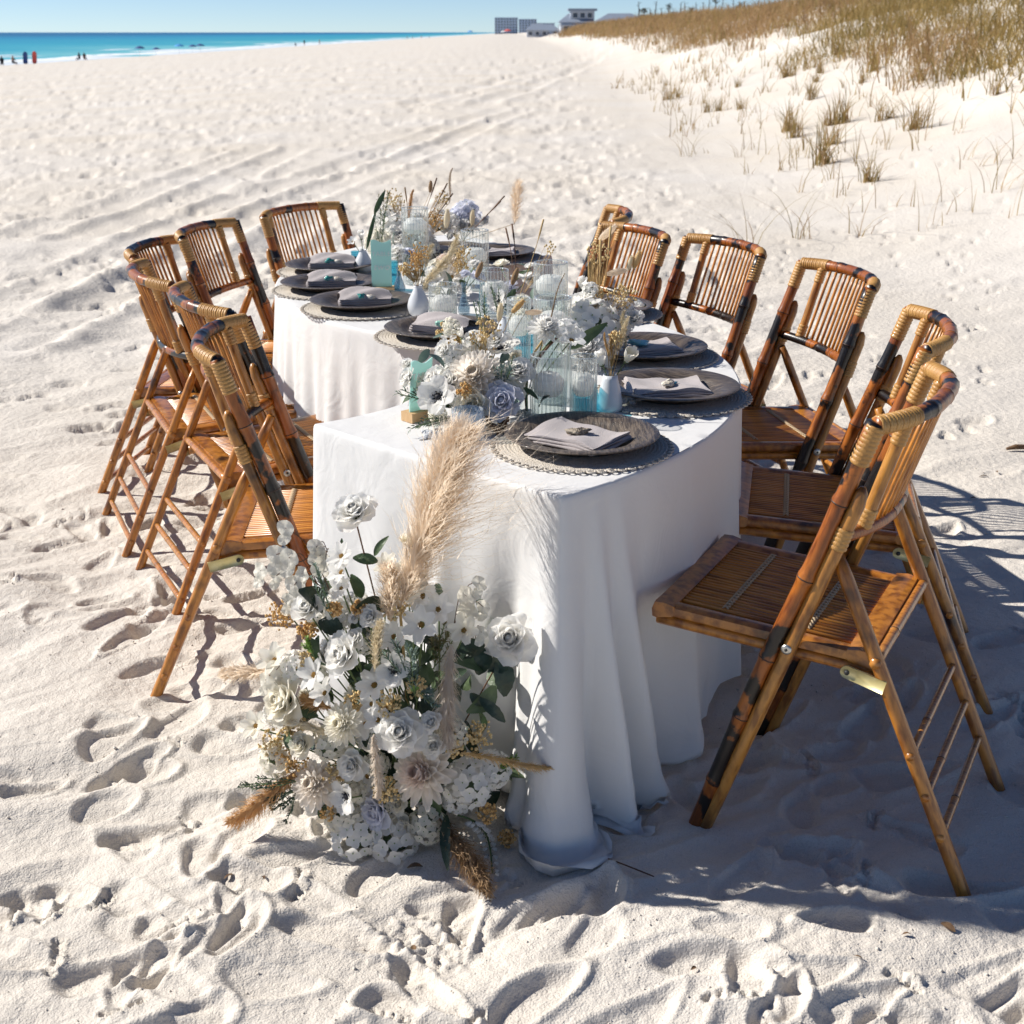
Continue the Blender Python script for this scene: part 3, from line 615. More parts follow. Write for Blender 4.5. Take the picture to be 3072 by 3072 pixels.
    V = np.stack([X, Y, Z], -1).reshape(-1, 3)
    idx = np.arange(nr * nc).reshape(nr, nc)
    Fq = np.stack([idx[:-1, :-1], idx[:-1, 1:], idx[1:, 1:], idx[1:, :-1]], -1).reshape(-1, 4)
    me.vertices.add(len(V)); me.vertices.foreach_set('co', V.ravel())
    me.loops.add(Fq.size); me.loops.foreach_set('vertex_index', Fq.ravel())
    me.polygons.add(len(Fq)); me.polygons.foreach_set('loop_start', np.arange(0, Fq.size, 4)); me.polygons.foreach_set('loop_total', np.full(len(Fq), 4))
    me.polygons.foreach_set('use_smooth', np.ones(len(Fq), bool))
    me.materials.append(M['sand'])
    me.update(calc_edges=True); me.validate()
    o = bpy.data.objects.new('beach_sand', me); COL.objects.link(o)
    tag(o, kind='structure')
    return yr, tc, Z
_gy, _gt, _gz = ground()
def gz(x, y):
    """height of the finished sand at a point"""
    i = min(max(np.searchsorted(_gy, y), 0), len(_gy) - 1); j = min(max(np.searchsorted(_gt, x / (max(y, 0) + 1.4)), 0), len(_gt) - 1)
    return float(_gz[i, j])

# sea
mb = MB()
xs = [-52, -62, -75, -100, -130, -200, -400, -1000, -3000, -9000, -30000]
ys = [-3000, -500, 0, 200, 400, 800, 1600, 3200, 6400, 14000, 30000, 50000]
mb.grid([[(x, y, SEA) for x in xs] for y in ys], 'sea_water')
tag(obj('sea', mb), kind='structure')
# sand bar breakers: low rolls of foam just off the beach
mat('foam', (0.80, 0.84, 0.86), 0.8)
for bi, (bx, y0, y1, hgt) in enumerate(((-63, 120, 215, .22), (-68, 190, 270, .25), (-64, 245, 360, .25), (-70, 330, 580, .3), (-62, 410, 700, .3), (-82, 150, 190, .22))):
    mb = MB()
    rows = []
    nn = 60
    for i in range(nn):
        y = y0 + (y1 - y0) * i / (nn - 1)
        k = max(0.03, math.sin(PI * i / (nn - 1))) * (0.55 + .45 * math.sin(i * 1.7 + bi) * math.sin(i * .6))
        xx = bx + 2.0 * math.sin(y * .03 + bi) + .8 * math.sin(y * .13)
        rows.append([(xx - 1.6, y, SEA - .02), (xx - .5, y, SEA + hgt * k), (xx + .4, y, SEA + hgt * k * .9), (xx + 1.4, y, SEA - .02)])
    mb.grid(rows, 'foam')
    o = obj('breaking_wave', mb)
    tag(o, ['nearest low white breaker rolling onto the beach at far left', 'low white breaker behind the nearest one off the left beach', 'thin white breaker beyond the pair of small dark figures',
            'long white breaker in the middle of the shore', 'far white breaker along the shore towards the town', 'short patch of white foam farther out at far left'][bi], 'wave', 'breaking waves along the shore')

# ------------------------------------------------------------------ dune grass
def blade(mb, p, h, lean, az, wd, mname, droop=0.4, n=3):
    d = Vector((math.cos(az), math.sin(az), 0)); side = Vector((-d.y, d.x, 0)) * wd
    prev = None
    P = []
    for i in range(n + 1):
        t = i / n
        c = Vector(p) + d * (lean * h * (t ** 1.6) * (1 + droop * t)) + Vector((0, 0, h * (t - droop * .55 * lean * t ** 3)))
        k = (1 - t) ** .7
        P.append((c - side * k, c + side * k) if i < n else (c,))
    k0 = len(mb.v)
    for q in P: mb.v.extend([tuple(a) for a in q])
    i_ = mb.mi(mname)
    for i in range(n - 1):
        a = k0 + 2 * i; mb.f.append((a, a + 1, a + 3, a + 2)); mb.m.append(i_)
    a = k0 + 2 * (n - 1); mb.f.append((a, a + 1, a + 2)); mb.m.append(i_)

def dune_cover():
    rs = random.Random(3)
    mb = MB()
    N = 0
    tries = 0
    while N < 12500 and tries < 260000:
        tries += 1
        y = 13 + 260 * rs.random() ** 2.2
        u = rs.uniform(2.6, 26) if rs.random() < .8 else rs.uniform(2.0, 9)
        x = float(toe(np.array(y))) + u
        if x > 0.62 * (y + 4): continue
        dens = float(gnoise(np.array(x * .16 + 4), np.array(y * .10)) * 1.2 + .5)
        edge = min(max((u - 4.1 - 2.0 * float(gnoise(np.array(y * .25), np.array(3.3)))) / 2.6, 0), 1)
        if rs.random() > edge * (.62 + dens): continue
        N += 1
        z = float(terrain(x, y)) - .03
        tone = float(gnoise(np.array(x * .12), np.array(y * .07 + 7)))
        mn = 'grass_b' if (tone > .05 or y > 45) and rs.random() < .75 else ('grass_a' if rs.random() < .65 else 'grass_c')
        hh = rs.uniform(.28, .75) * (1 + y / 260)
        k = 1 + y / 45
        for _ in range(10 if y < 60 else 7):
            q = (x + rs.gauss(0, .16 * k), y + rs.gauss(0, .16 * k), z)
            blade(mb, q, hh * rs.uniform(.55, 1.1), rs.uniform(.25, 1.4), rs.uniform(0, 2 * PI), .006 * k + .002, mn, rs.uniform(.1, .6), 3)
    o = obj('dune_grass', mb)
    tag(o, 'thick brown and olive grass covering the dune ridge at right', 'grass', kind='stuff')
    # a sprinkle of single stems on the open sand below the ridge
    mb = MB()
    for _ in range(520):
        y = 11 + 40 * rs.random() ** 1.5; u = rs.uniform(.2, 4.8); x = float(toe(np.array(y))) + u
        if x > .6 * (y + 3): continue
        z = float(terrain(x, y)) - .02
        if rs.random() > .25 + .8 * float(gnoise(np.array(x * .5), np.array(y * .35)) + .3): continue
        for _k in range(rs.randint(2, 6)):
            blade(mb, (x + rs.gauss(0, .07), y + rs.gauss(0, .07), z), rs.uniform(.12, .55), rs.uniform(.1, .9), rs.uniform(0, 6.3), .0022 + .00020 * y, rs.choice(['grass_a', 'grass_b', 'grass_a']), rs.uniform(.2, .9), 3)
    o = obj('beach_grass', mb)
    tag(o, 'sparse single grass stems scattered on the sand below the dune', 'grass', kind='stuff')
dune_cover()

def tuft_mesh(seed, n, h, lean, wd, name):
    rs = random.Random(seed); mb = MB()
    for _ in range(n):
        blade(mb, (rs.gauss(0, .05), rs.gauss(0, .05), -.03), h * rs.uniform(.4, 1.1), lean * rs.uniform(.2, 1.5), rs.uniform(0, 6.3), wd, rs.choice(['grass_a', 'grass_a', 'grass_c', 'grass_b']), rs.uniform(.2, 1.0), 5)
    return mb.mesh(name)
long_tufts = [tuft_mesh(s, n, .62, .9, .0042, 'grass_tuft') for s, n in ((1, 9), (2, 12), (3, 8))]
thick_tufts = [tuft_mesh(s, 46, .42, .55, .006, 'grass_tuft') for s in (5, 6, 7)]
where = ['arching sea grass sprouting behind the second chair from the right', 'upright wispy sea grass on the sand right of the far right chairs', 'dark stemmed sea grass clump nearest the right chairs on open sand', 'long arching grass clump at the right edge of the sand slope',
         'thick olive grass clump in the middle of the sand slope', 'low thin grass clump left of the thick olive clump', 'thin leaning grass stems farthest left at the dune foot']
rs9 = random.Random(31)
n9 = 0
while n9 < 26:
    y = rs9.uniform(14, 34); x = float(toe(np.array(y))) + rs9.uniform(1.0, 5.0)
    if x > .42 * y: continue
    n9 += 1
    o = obj('grass_tuft', thick_tufts[n9 % 3], None, (x, y, gz(x, y)), (0, 0, n9), rs9.uniform(.7, 1.5))
    tag(o, 'olive brown grass clump dotted on the dune slope below the ridge', 'grass tuft', 'grass clumps on the dune slope')
for i, (x, y) in enumerate(TUFTS):
    big = i == 4
    o = obj('grass_tuft', (thick_tufts if big else long_tufts)[i % 3], None, (x, y, gz(x, y)), (0, 0, i * 1.3), 1.25 if big else 0.95)
    tag(o, where[i], 'grass tuft', 'grass tufts on the open sand')

# loose crumbs of sand thrown up around the footprints
mb = MB(); rc_ = random.Random(77)
for _ in range(2600):
    y = 1.75 + 4.5 * rc_.random() ** 1.4; x = rc_.uniform(-.5, .48) * (y + 1.2)
    if float(gnoise(np.array(x * 1.7), np.array(y * 1.7))) < .0: continue
    r = rc_.uniform(.0012, .0034) * (1.6 if rc_.random() < .06 else 1)
    c = (x, y, gz(x, y) + r * .4); k0 = len(mb.v)
    mb.v.extend([(c[0] + r * rc_.uniform(.7, 1.3), c[1], c[2]), (c[0] - r * rc_.uniform(.7, 1.3), c[1], c[2]), (c[0], c[1] + r, c[2]), (c[0], c[1] - r, c[2]), (c[0], c[1], c[2] + r * .9), (c[0], c[1], c[2] - r)])
    for f in ((0, 2, 4), (2, 1, 4), (1, 3, 4), (3, 0, 4), (2, 0, 5), (1, 2, 5), (3, 1, 5), (0, 3, 5)): mb.f.append(tuple(q + k0 for q in f)); mb.m.append(mb.mi('sand'))
o = obj('sand_crumbs', mb)
tag(o, 'loose crumbs of pale sand scattered over the trampled ground', 'sand', kind='stuff')
# ------------------------------------------------------------------ bamboo folding chair
CW, CB, CH = 0.49, 0.305, 0.893            # pole spacing, lean of the back, height
REAR, RW = 0.535, 0.445
def pole_y(z): return -CB * z / CH

def bamboo_tube(mb, pts, r, mname, seg=10, nodes=(), sub=26, bulge=1.16, wob=0.0, rs=None):
    """a cane with swollen joints at the given fractions of its length"""
    pts = [Vector(p) for p in pts]
    L = [0]
    for a, b in zip(pts[:-1], pts[1:]): L.append(L[-1] + (b - a).length)
    P = []; R = []
    fr = sorted(set([i / sub for i in range(sub + 1)] + [q for n in nodes for q in (n - .012, n - .004, n, n + .004, n + .012)]))
    for t in fr:
        t = min(max(t, 0), 1); d = t * L[-1]
        k = max(i for i in range(len(L)) if L[i] <= d + 1e-9); k = min(k, len(pts) - 2)
        q = pts[k].lerp(pts[k + 1], (d - L[k]) / max(L[k + 1] - L[k], 1e-9))
        if wob and rs: q = q + Vector((0, math.sin(t * 9 + rs) * wob, 0))
        rr = r
        for n in nodes:
            e = abs(t - n)
            if e < .006: rr = r * bulge
            elif e < .013: rr = r * 1.04
        P.append(q); R.append(rr)
    mb.tube(P, R, mname, seg)
    for n in nodes:
        k = min(range(len(fr)), key=lambda i: abs(fr[i] - n)); c_ = P[k]; t_ = (P[min(k + 1, len(P) - 1)] - P[k - 1]).normalized()
        mb.tube([c_ - t_ * .0030, c_ - t_ * .0026, c_ + t_ * .0002, c_ + t_ * .0006], [r, r * bulge * 1.012, r * bulge * 1.012, r], 'bamboo_node', seg)

def smooth_path(pts, n=6):
    """Catmull-Rom through pts"""
    pts = [Vector(p) for p in pts]; out = []
    for i in range(len(pts) - 1):
        p0 = pts[max(i - 1, 0)]; p1 = pts[i]; p2 = pts[i + 1]; p3 = pts[min(i + 2, len(pts) - 1)]
        for k in range(n):
            t = k / n
            out.append(0.5 * ((2 * p1) + (p2 - p0) * t + (2 * p0 - 5 * p1 + 4 * p2 - p3) * t * t + (3 * p1 - p0 - 3 * p2 + p3) * t ** 3))
    out.append(pts[-1])
    return out

def wrap(mb, a, b, r, turns=None):
    """tight rattan winding from a to b"""
    a = Vector(a); b = Vector(b); L = (b - a).length
    n = turns or max(3, int(L / .0085))
    P = []; R = []
    for i in range(n):
        for t, k in ((0.04, .955), (.25, 1.015), (.5, 1.035), (.75, 1.015), (.96, .955)):
            P.append(a.lerp(b, (i + t) / n)); R.append(r * k)
    mb.tube(P, R, 'rattan', 10)

def rail_top(x):
    """rear edge curve of the top rail"""
    k = abs(x) / (CW / 2)
    return Vector((x, -CB - 0.075 * (1 - k ** 2.6), CH + 0.006 * (1 - k * k)))
ZB = 0.67                                   # height of the lower back rail
def rail_low(x):
    k = abs(x) / (CW / 2)
    return Vector((x, pole_y(ZB) - 0.022 - 0.055 * (1 - k ** 2.2), ZB - .008 * (1 - k * k)))
def seat_pt(x, y, dz=0):
    t = (0.116 - y) / 0.449
    return Vector((x, y, 0.449 - 0.025 * t + dz))
def leg_pt(s, z):
    zt = CH * .71; t = z / zt
    return Vector((s * RW / 2, -REAR + (REAR + pole_y(zt) - .03) * t, z))

def make_chair():
    root = empty('bamboo_folding_chair')
    for s in (-1, 1):
        x = s * CW / 2
        mb = MB()
        bamboo_tube(mb, [(x, .024, -.10), (x, pole_y(CH * .5) , CH * .5), (x, pole_y(CH), CH + .006)], .0165, 'bamboo_pole', 10, (.2, .36, .50, .68, .84), 30, 1.14, .003, s * 2.0)
        obj('main_pole', mb, root)
        mb = MB()
        P = [Vector((x, pole_y(z) - .031, z)) for z in np.linspace(-.09, CH * .83, 14)]
        P.append(Vector((x, pole_y(CH * .85) - .030, CH * .855))); P.append(Vector((x, pole_y(CH * .87) - .026, CH * .868)))
        mb.tube(P, [.0145] * 14 + [.012, .005], 'bamboo_post', 10)
        obj('support_post', mb, root)
        # rear leg
        mb = MB()
        P = [leg_pt(s, z) for z in np.linspace(-.10, CH * .71, 16)]
        mb.tube(P, [.0155] * 15 + [.012], 'bamboo_leg', 8, flat=.85)
        obj('rear_leg', mb, root)
        # stile of the back
        mb = MB()
        xs_ = s * .172
        a = rail_top(xs_) + Vector((0, .004, 0)); b = rail_low(xs_)
        bamboo_tube(mb, [a, b], .0125, 'bamboo_post', 8, (), 8)
        obj('back_stile', mb, root)
        # windings
        mb = MB()
        wrap(mb, (x, pole_y(CH - .075), CH - .075), (x, pole_y(CH), CH + .002), .0185)
        obj('rattan_wrap', mb, root)
        mb = MB()
        pts = [rail_top(s * q) for q in np.linspace(CW / 2, .155, 8)]
        for k in range(7): wrap(mb, pts[k], pts[k + 1], .0185, 2)
        obj('rattan_wrap', mb, root)
        mb = MB(); d = (b - a).normalized()
        wrap(mb, a + d * .012, a + d * .055, .0150); obj('rattan_wrap', mb, root)
        mb = MB(); wrap(mb, b - d * .048, b - d * .008, .0150); obj('rattan_wrap', mb, root)
        mb = MB(); wrap(mb, (x, pole_y(ZB - .02) - .031, ZB - .022), (x, pole_y(ZB + .02) - .031, ZB + .022), .0170); obj('rattan_wrap', mb, root)
        # brass hinge plate and bolt
        mb = MB()
        p0 = leg_pt(s, .378) + Vector((s * .013, .0, 0)); p1 = seat_pt(s * .229, -.290, -.030); p1.x = p0.x
        d = (p1 - p0).normalized(); nn = Vector((0, -d.z, d.y)) * .0135; ox = Vector((s * .0022, 0, 0))
        prof = [p0 - nn, p1 - nn] + [p1 + d * (.0135 * math.sin(q)) - nn * math.cos(q) for q in np.linspace(.3, PI - .3, 6)] + [p1 + nn, p0 + nn]
        n_ = len(prof)
        mb.add([q - ox for q in prof] + [q + ox for q in prof], [tuple(range(n_)), tuple(range(2 * n_ - 1, n_ - 1, -1))] + [(i, (i + 1) % n_, n_ + (i + 1) % n_, n_ + i) for i in range(n_)], 'brass')
        hp = obj('hinge_plate', mb, root)
        mb = MB(); mb.tube([p1 + ox * .5, p1 + ox * 2.2], .0052, 'hole', 10); obj('screw', mb, hp)
        zb = CH * .481
        mb = MB()
        c0 = Vector((s * (CW / 2 + .012), pole_y(zb) - .028, zb)); ex = Vector((s, 0, 0))
        mb.tube([c0, c0 + ex * .004, c0 + ex * .0055], [.0105, .0105, .006], 'steel', 14)
        mb.tube([c0 + ex * .0055, c0 + ex * .007], [.0035, .0030], 'hole', 8)
        obj('pivot_bolt', mb, root)
        # seat side rails: flat top board with a round cane below
        mb = MB()
        y0, y1 = .116, -.333
        prof = [(-.021, -.010), (-.019, .003), (-.008, .010), (.010, .011), (.020, .006), (.022, -.004), (.020, -.012), (-.018, -.012)]
        rows = []
        for y in np.linspace(y0, y1, 6):
            trim = .0
            rows.append([seat_pt(s * (.2 - .0 + px), y, pz) for px, pz in prof])
        mb.grid(rows, 'seat_rail', closed_u=True); k0 = len(mb.v)
        mb.f.append(tuple(k0 - 48 + k for k in range(8))); mb.m.append(0); mb.f.append(tuple(k0 - 8 + k for k in reversed(range(8)))); mb.m.append(0)
        sharp(obj('seat_side_rail', mb, root), 40)
        mb = MB(); mb.tube([seat_pt(s * .203, y, -.028) for y in np.linspace(.112, -.345, 8)], .0135, 'bamboo_leg', 8, flat=1.0)
        obj('seat_side_cane', mb, root)
    # rails of the back
    mb = MB()
    bamboo_tube(mb, [rail_top(q) for q in np.linspace(-CW / 2, CW / 2, 25)], .0165, 'bamboo_pole', 10, (.3, .5, .70), 36, 1.08)
    obj('top_rail', mb, root)
    mb = MB()
    bamboo_tube(mb, [rail_low(q) for q in np.linspace(-CW / 2, CW / 2, 25)], .0140, 'bamboo_pole', 10, (.42, .62), 30, 1.08)
    obj('lower_back_rail', mb, root)
    me = None
    for k in range(12):
        x = -.143 + .286 * k / 11
        a = rail_top(x) + Vector((0, .002, -.006)); b = rail_low(x)
        mb = MB(); bamboo_tube(mb, [a, a.lerp(b, .5), b], .0045, 'bamboo_slat', 6, (), 5)
        obj('back_slat', mb, root)
    # seat cross rails
    for y, w_ in ((.116, .046), (-.333, .052)):
        sg = -1 if y > 0 else 1
        mb = MB(); rows = []
        for x in np.linspace(-.222, .222, 9):
            rows.append([seat_pt(x, y + sg * q * w_, pz) for q, pz in ((-.05, -.020), (-.08, -.004), (.05, .0125), (.5, .0145), (.96, .010), (1.0, 0.0), (.9, -.013), (.1, -.022))])
        mb.grid(rows, 'seat_rail', closed_u=True); k0 = len(mb.v)
        mb.f.append(tuple(k0 - 72 + k for k in range(8))); mb.m.append(0); mb.f.append(tuple(k0 - 8 + k for k in reversed(range(8)))); mb.m.append(0)
        sharp(obj('seat_front_rail' if y > 0 else 'seat_rear_rail', mb, root), 40)
    ns = 25
    mb = MB()
    mb.tube([seat_pt(0, y, .004) - Vector((0, 0, 0)) for y in (.090, -.1, -.300)], [.0053] * 3, 'seat_slat', 6)
    sme = mb.mesh('seat_slat')
    for k in range(ns):
        obj('seat_slat', sme, root, (-.1705 + .341 * k / (ns - 1), 0, 0))
    mb = MB()
    for x in (-.09, .09):
        mb.tube([seat_pt(x * 1.7, y, -.012) for y in (.10, -.32)], .007, 'bamboo_leg', 6)
    obj('seat_batten', mb, root)
    for y in (-.02, -.19):
        mb = MB()
        for k in range(24):
            x = -.163 + .326 * k / 23
            mb.tube([seat_pt(x - .006, y - .006, .0095), seat_pt(x, y, .0125), seat_pt(x + .006, y + .006, .0095)], .0021, 'string', 5)
            mb.tube([seat_pt(x - .006, y + .006, .0095), seat_pt(x + .001, y + .001, .0118), seat_pt(x + .006, y - .006, .0095)], .0019, 'string', 5)
        obj('seat_lacing', mb, root)
    # rungs between the rear legs
    for z in (.085, .165, .245, .425):
        mb = MB()
        a = leg_pt(-1, z); b = leg_pt(1, z); e = Vector((.016, 0, 0))
        r = .0085 if z < .4 else .0115
        bamboo_tube(mb, [a - e, b + e], r, 'bamboo_rod', 8, (.35,), 10, 1.1)
        obj('rung' if z < .4 else 'seat_rod', mb, root)
    return root

def copy_tree(o, parent=None):
    c = o.copy(); COL.objects.link(c)
    if parent is not None: c.parent = parent
    for ch in list(o.children): copy_tree(ch, c)
    return c
chair0 = make_chair()
CHAIRS = [
 (-0.392, 3.365, -86.8, -0.023, 'bamboo folding chair nearest the flowers on the left, burnt dark bands on its poles'),
 (-0.600, 4.021, -63.5, -0.024, 'bamboo folding chair on the left, second from the floor flowers, its rungs in the sun'),
 (-0.854, 4.504, -66.5, -0.035, 'bamboo folding chair on the left, third from the floor flowers, overlapping the chair behind'),
 (-0.954, 4.875, -96.1, -0.030, 'bamboo folding chair on the left with a blackened top rail, fourth from the floor flowers'),
 (-0.825, 5.089, -101.0, 0.000, 'bamboo folding chair on the left seen through its back slats, second from the far end'),
 (-0.599, 5.568, -120.7, 0.000, 'far left bamboo folding chair at the end of the left row, behind the plates'),
 (0.090, 5.600, 88.0, 0.000, 'bamboo folding chair farthest away on the right, seen edge on'),
 (0.158, 4.937, 112.2, 0.000, 'bamboo folding chair on the right with a black top rail, next to the edge-on one'),
 (0.439, 4.610, 111.9, 0.000, 'bamboo folding chair in the middle of the right row with a dark lower back rail'),
 (0.662, 4.016, 101.3, 0.012, 'bamboo folding chair on the right, third from the camera, dark seat with laced strings'),
 (0.690, 3.355, 78.8, 0.012, 'bamboo folding chair on the right, second from the camera, half hidden by the front chair'),
 (0.494, 2.725, 63.1, 0.030, 'bamboo folding chair closest to the camera at front right, standing in the table shade'),
]
for i, (x, y, a, dz, lab) in enumerate(CHAIRS):
    o = chair0 if i == 0 else copy_tree(chair0)
    o.location = (x, y, dz)
    o.rotation_euler = (0, 0, math.radians(a))
    tag(o, lab, 'chair', 'bamboo chairs around the table')

# ------------------------------------------------------------------ serpentine table and cloths
C1 = Vector((-0.75, 3.50)); RM = 0.965; HW = 0.365
A0, A1 = math.radians(-54), math.radians(50)
C2 = C1 + 2 * RM * Vector((math.cos(A1), math.sin(A1)))
LEN1 = RM * (A1 - A0)
B0, B1 = A1 + PI, math.radians(124)
LEN2 = RM * (B0 - B1)
LEN = LEN1 + LEN2
def spine(u):
    if u <= LEN1:
        a = A0 + u / RM
        n = Vector((math.cos(a), math.sin(a)))
        return C1 + n * RM, -n                 # point, left normal
    a = B0 - (u - LEN1) / RM
    n = Vector((math.cos(a), math.sin(a)))
    return C2 + n * RM, n
def top_xy(u, v):
    """u along the table, v across (+ left)"""
    u = u + (-.16 * v) * max(0, 1 - u / .5)
    p, n = spine(max(u, -1)) if u >= 0 else spine(0)
    q = p + n * v
    if u < 0:
        a = A0; tdir = Vector((-math.sin(a), math.cos(a)))
        q = q + tdir * u
    return q

def table_frame(u0, u1, label):
    root = empty('serpentine_table', (0, 0, 0))
    mb = MB(); n = 24
    for z, rev in ((T - .006, False), (T - .030, True)):
        rows = [[(*top_xy(u0 + (u1 - u0) * i / n, v), z) for v in np.linspace(-HW + .008, HW - .008, 9)] for i in range(n + 1)]
        mb.grid(rows, 'table_wood')
    for v in (-HW + .008, HW - .008):
        mb.grid([[(*top_xy(u0 + (u1 - u0) * i / n, v), z) for z in (T - .006, T - .030)] for i in range(n + 1)], 'table_wood')
    obj('tabletop', mb, root)
    for u in (u0 + .16, u1 - .16):
        for v in (-.22, .22):
            q = top_xy(u, v); mb = MB()
            mb.tube([(q.x, q.y, T - .03), (q.x, q.y, -.06)], .014, 'steel', 10)
            obj('leg', mb, root)
    return tag(root, label, 'table', 'serpentine tables under the white cloths')
US = LEN1 * .80
table_frame(0.0, US - .004, 'front half of the curved table, hidden under its white cloth')
table_frame(US + .004, LEN, 'back half of the curved table, hidden under its white cloth')

def cloth(name, u0, u1, end0, end1, zlift, folds, hem, label, nu=150, nv=26):
    """top sheet plus the skirt hanging from its rim, one continuous mesh"""
    mb = MB()
    us = np.linspace(u0, u1, nu); vs = np.linspace(-HW, HW, nv)
    top = []
    for u in us:
        row = []
        for v in vs:
            q = top_xy(u, v)
            wr = .0022 * math.sin(7 * q.x + 11 * q.y) * math.sin(9 * q.x - 5 * q.y)
            row.append(Vector((q.x, q.y, T + zlift + wr * .5)))
        top.append(row)
    idx = [[i * nv + j for j in range(nv)] for i in range(nu)]
    V = [p for r in top for p in r]
    F = []
    for i in range(nu - 1):
        for j in range(nv - 1):
            F.append((idx[i][j], idx[i][j + 1], idx[i + 1][j + 1], idx[i + 1][j]))
    # rim: right edge backwards -> front end -> left edge forwards -> far end
    rim = [(i, 0) for i in range(nu - 1, 0, -1)]
    if end0: rim += [(0, j) for j in range(0, nv)]
    else: rim += []
    if end0: rim += [(i, nv - 1) for i in range(1, nu)]
    else:
        rim += [(0, 0)]
    chains = []
    if end0 and not end1:
        chains = [rim]
    elif end1 and not end0:
        chains = [[(i, nv - 1) for i in range(0, nu)] + [(nu - 1, j) for j in range(nv - 2, -1, -1)] + [(i, 0) for i in range(nu - 2, -1, -1)]]
    for ch in chains:
        # resample the rim finely
        base = [top[i][j] for i, j in ch]
        S = [0.0]
        for a, b in zip(base[:-1], base[1:]): S.append(S[-1] + (b - a).length)
        step = .0085
        n = int(S[-1] / step)
        pts = []
        k = 0
        for q in range(n + 1):
            d = S[-1] * q / n
            while k < len(S) - 2 and S[k + 1] < d: k += 1
            pts.append(base[k].lerp(base[k + 1], (d - S[k]) / max(S[k + 1] - S[k], 1e-9)))
        N = len(pts)
        nor = []
        ctr = -1 if end1 and not end0 else 1
        for q in range(N):
            t = (pts[min(q + 4, N - 1)] - pts[max(q - 4, 0)]); t.z = 0; t.normalize()
            nn = Vector((t.y, -t.x, 0)) * ctr
            nor.append(nn)
        # make sure normals point outwards
        cx = sum((p for p in pts), Vector()) / N
        mid = top_xy((u0 + u1) / 2, 0)
        q0 = N // 2
        probe = pts[q0] + nor[q0] * .05
        if (Vector((probe.x, probe.y)) - mid.to_2d() if hasattr(mid, 'to_2d') else Vector((probe.x, probe.y)) - mid).length < (Vector((pts[q0].x, pts[q0].y)) - mid).length:
            nor = [-a for a in nor]
        for _ in range(5):
            nor = [(nor[max(q - 1, 0)] + nor[q] * 2 + nor[min(q + 1, N - 1)]).normalized() for q in range(N)]
        rows = []
        ds = [0.0, .004, .010, .018, .03] + list(np.linspace(.055, 1.0, 34))
        for d in ds:
            row = []
            for q in range(N):
                s = S[-1] * q / N
                L = hem(pts[q], s, S[-1])
                dd = d * L if d > .05 else d
                f, fl = folds(pts[q], s, min(dd / .7, 1.2))
                g = min(dd / .62, 1.35) ** 1.25
                edge = .007 * (1 - math.exp(-dd / .006))
                off = edge + fl * dd + f * g
                z = T + zlift - dd + .0045 * (1 - math.exp(-dd / .006))
                p = pts[q] + nor[q] * off
                gr = gz_s(p.x, p.y) + .006
                if z < .20 and L > .74:
                    k_ = (1 - max(z, 0) / .20) ** 1.3
                    p = p + nor[q] * (.032 * k_ * crumple(s * 7.5, z * 10))
                gr = gz_s(p.x, p.y)
                if z < gr + .03:                   # the spare cloth settles in crushed folds on the sand
                    ex = gr + .03 - z
                    dv = crumple(s * 4.2 + 3, 1.7) * 1.6
                    p = p + nor[q] * (ex * max(-.8, min(.30, dv - .15)))
                    z = gr + .004 + .075 * max(0, crumple(s * 11, ex * 22 + 5)) * min(ex / .03, 1) + .026 * max(0, 1 - ex / .05)
                    z = max(z, gr_(p) + .003)
                row.append(Vector((p.x, p.y, z)))
            rows.append(row)
        k0 = len(V)
        for r in rows: V.extend(r)
        for i in range(len(rows) - 1):
            for q in range(N - 1):
                F.append((k0 + i * N + q, k0 + i * N + q + 1, k0 + (i + 1) * N + q + 1, k0 + (i + 1) * N + q))
    mb.add(V, F, 'linen')
    o = obj(name, mb)
    me = o.data
    import bmesh
    bm = bmesh.new(); bm.from_mesh(me)
    bmesh.ops.remove_doubles(bm, verts=bm.verts, dist=.0012)
    bmesh.ops.recalc_face_normals(bm, faces=bm.faces)
    bm.to_mesh(me); bm.free()
    me.polygons.foreach_set('use_smooth', [True] * len(me.polygons))
    tag(o, label, 'tablecloth', 'white tablecloths')
    return o
def crumple(a, b): return float(gnoise(np.array(a), np.array(b)) * 1.3 + .5 * gnoise(np.array(a * 2.1 + 7), np.array(b * 2.1)))
def gz_s(x, y): return max(min(gz(x, y), .04), -.03)
def gr_(p): return gz_s(p.x, p.y)

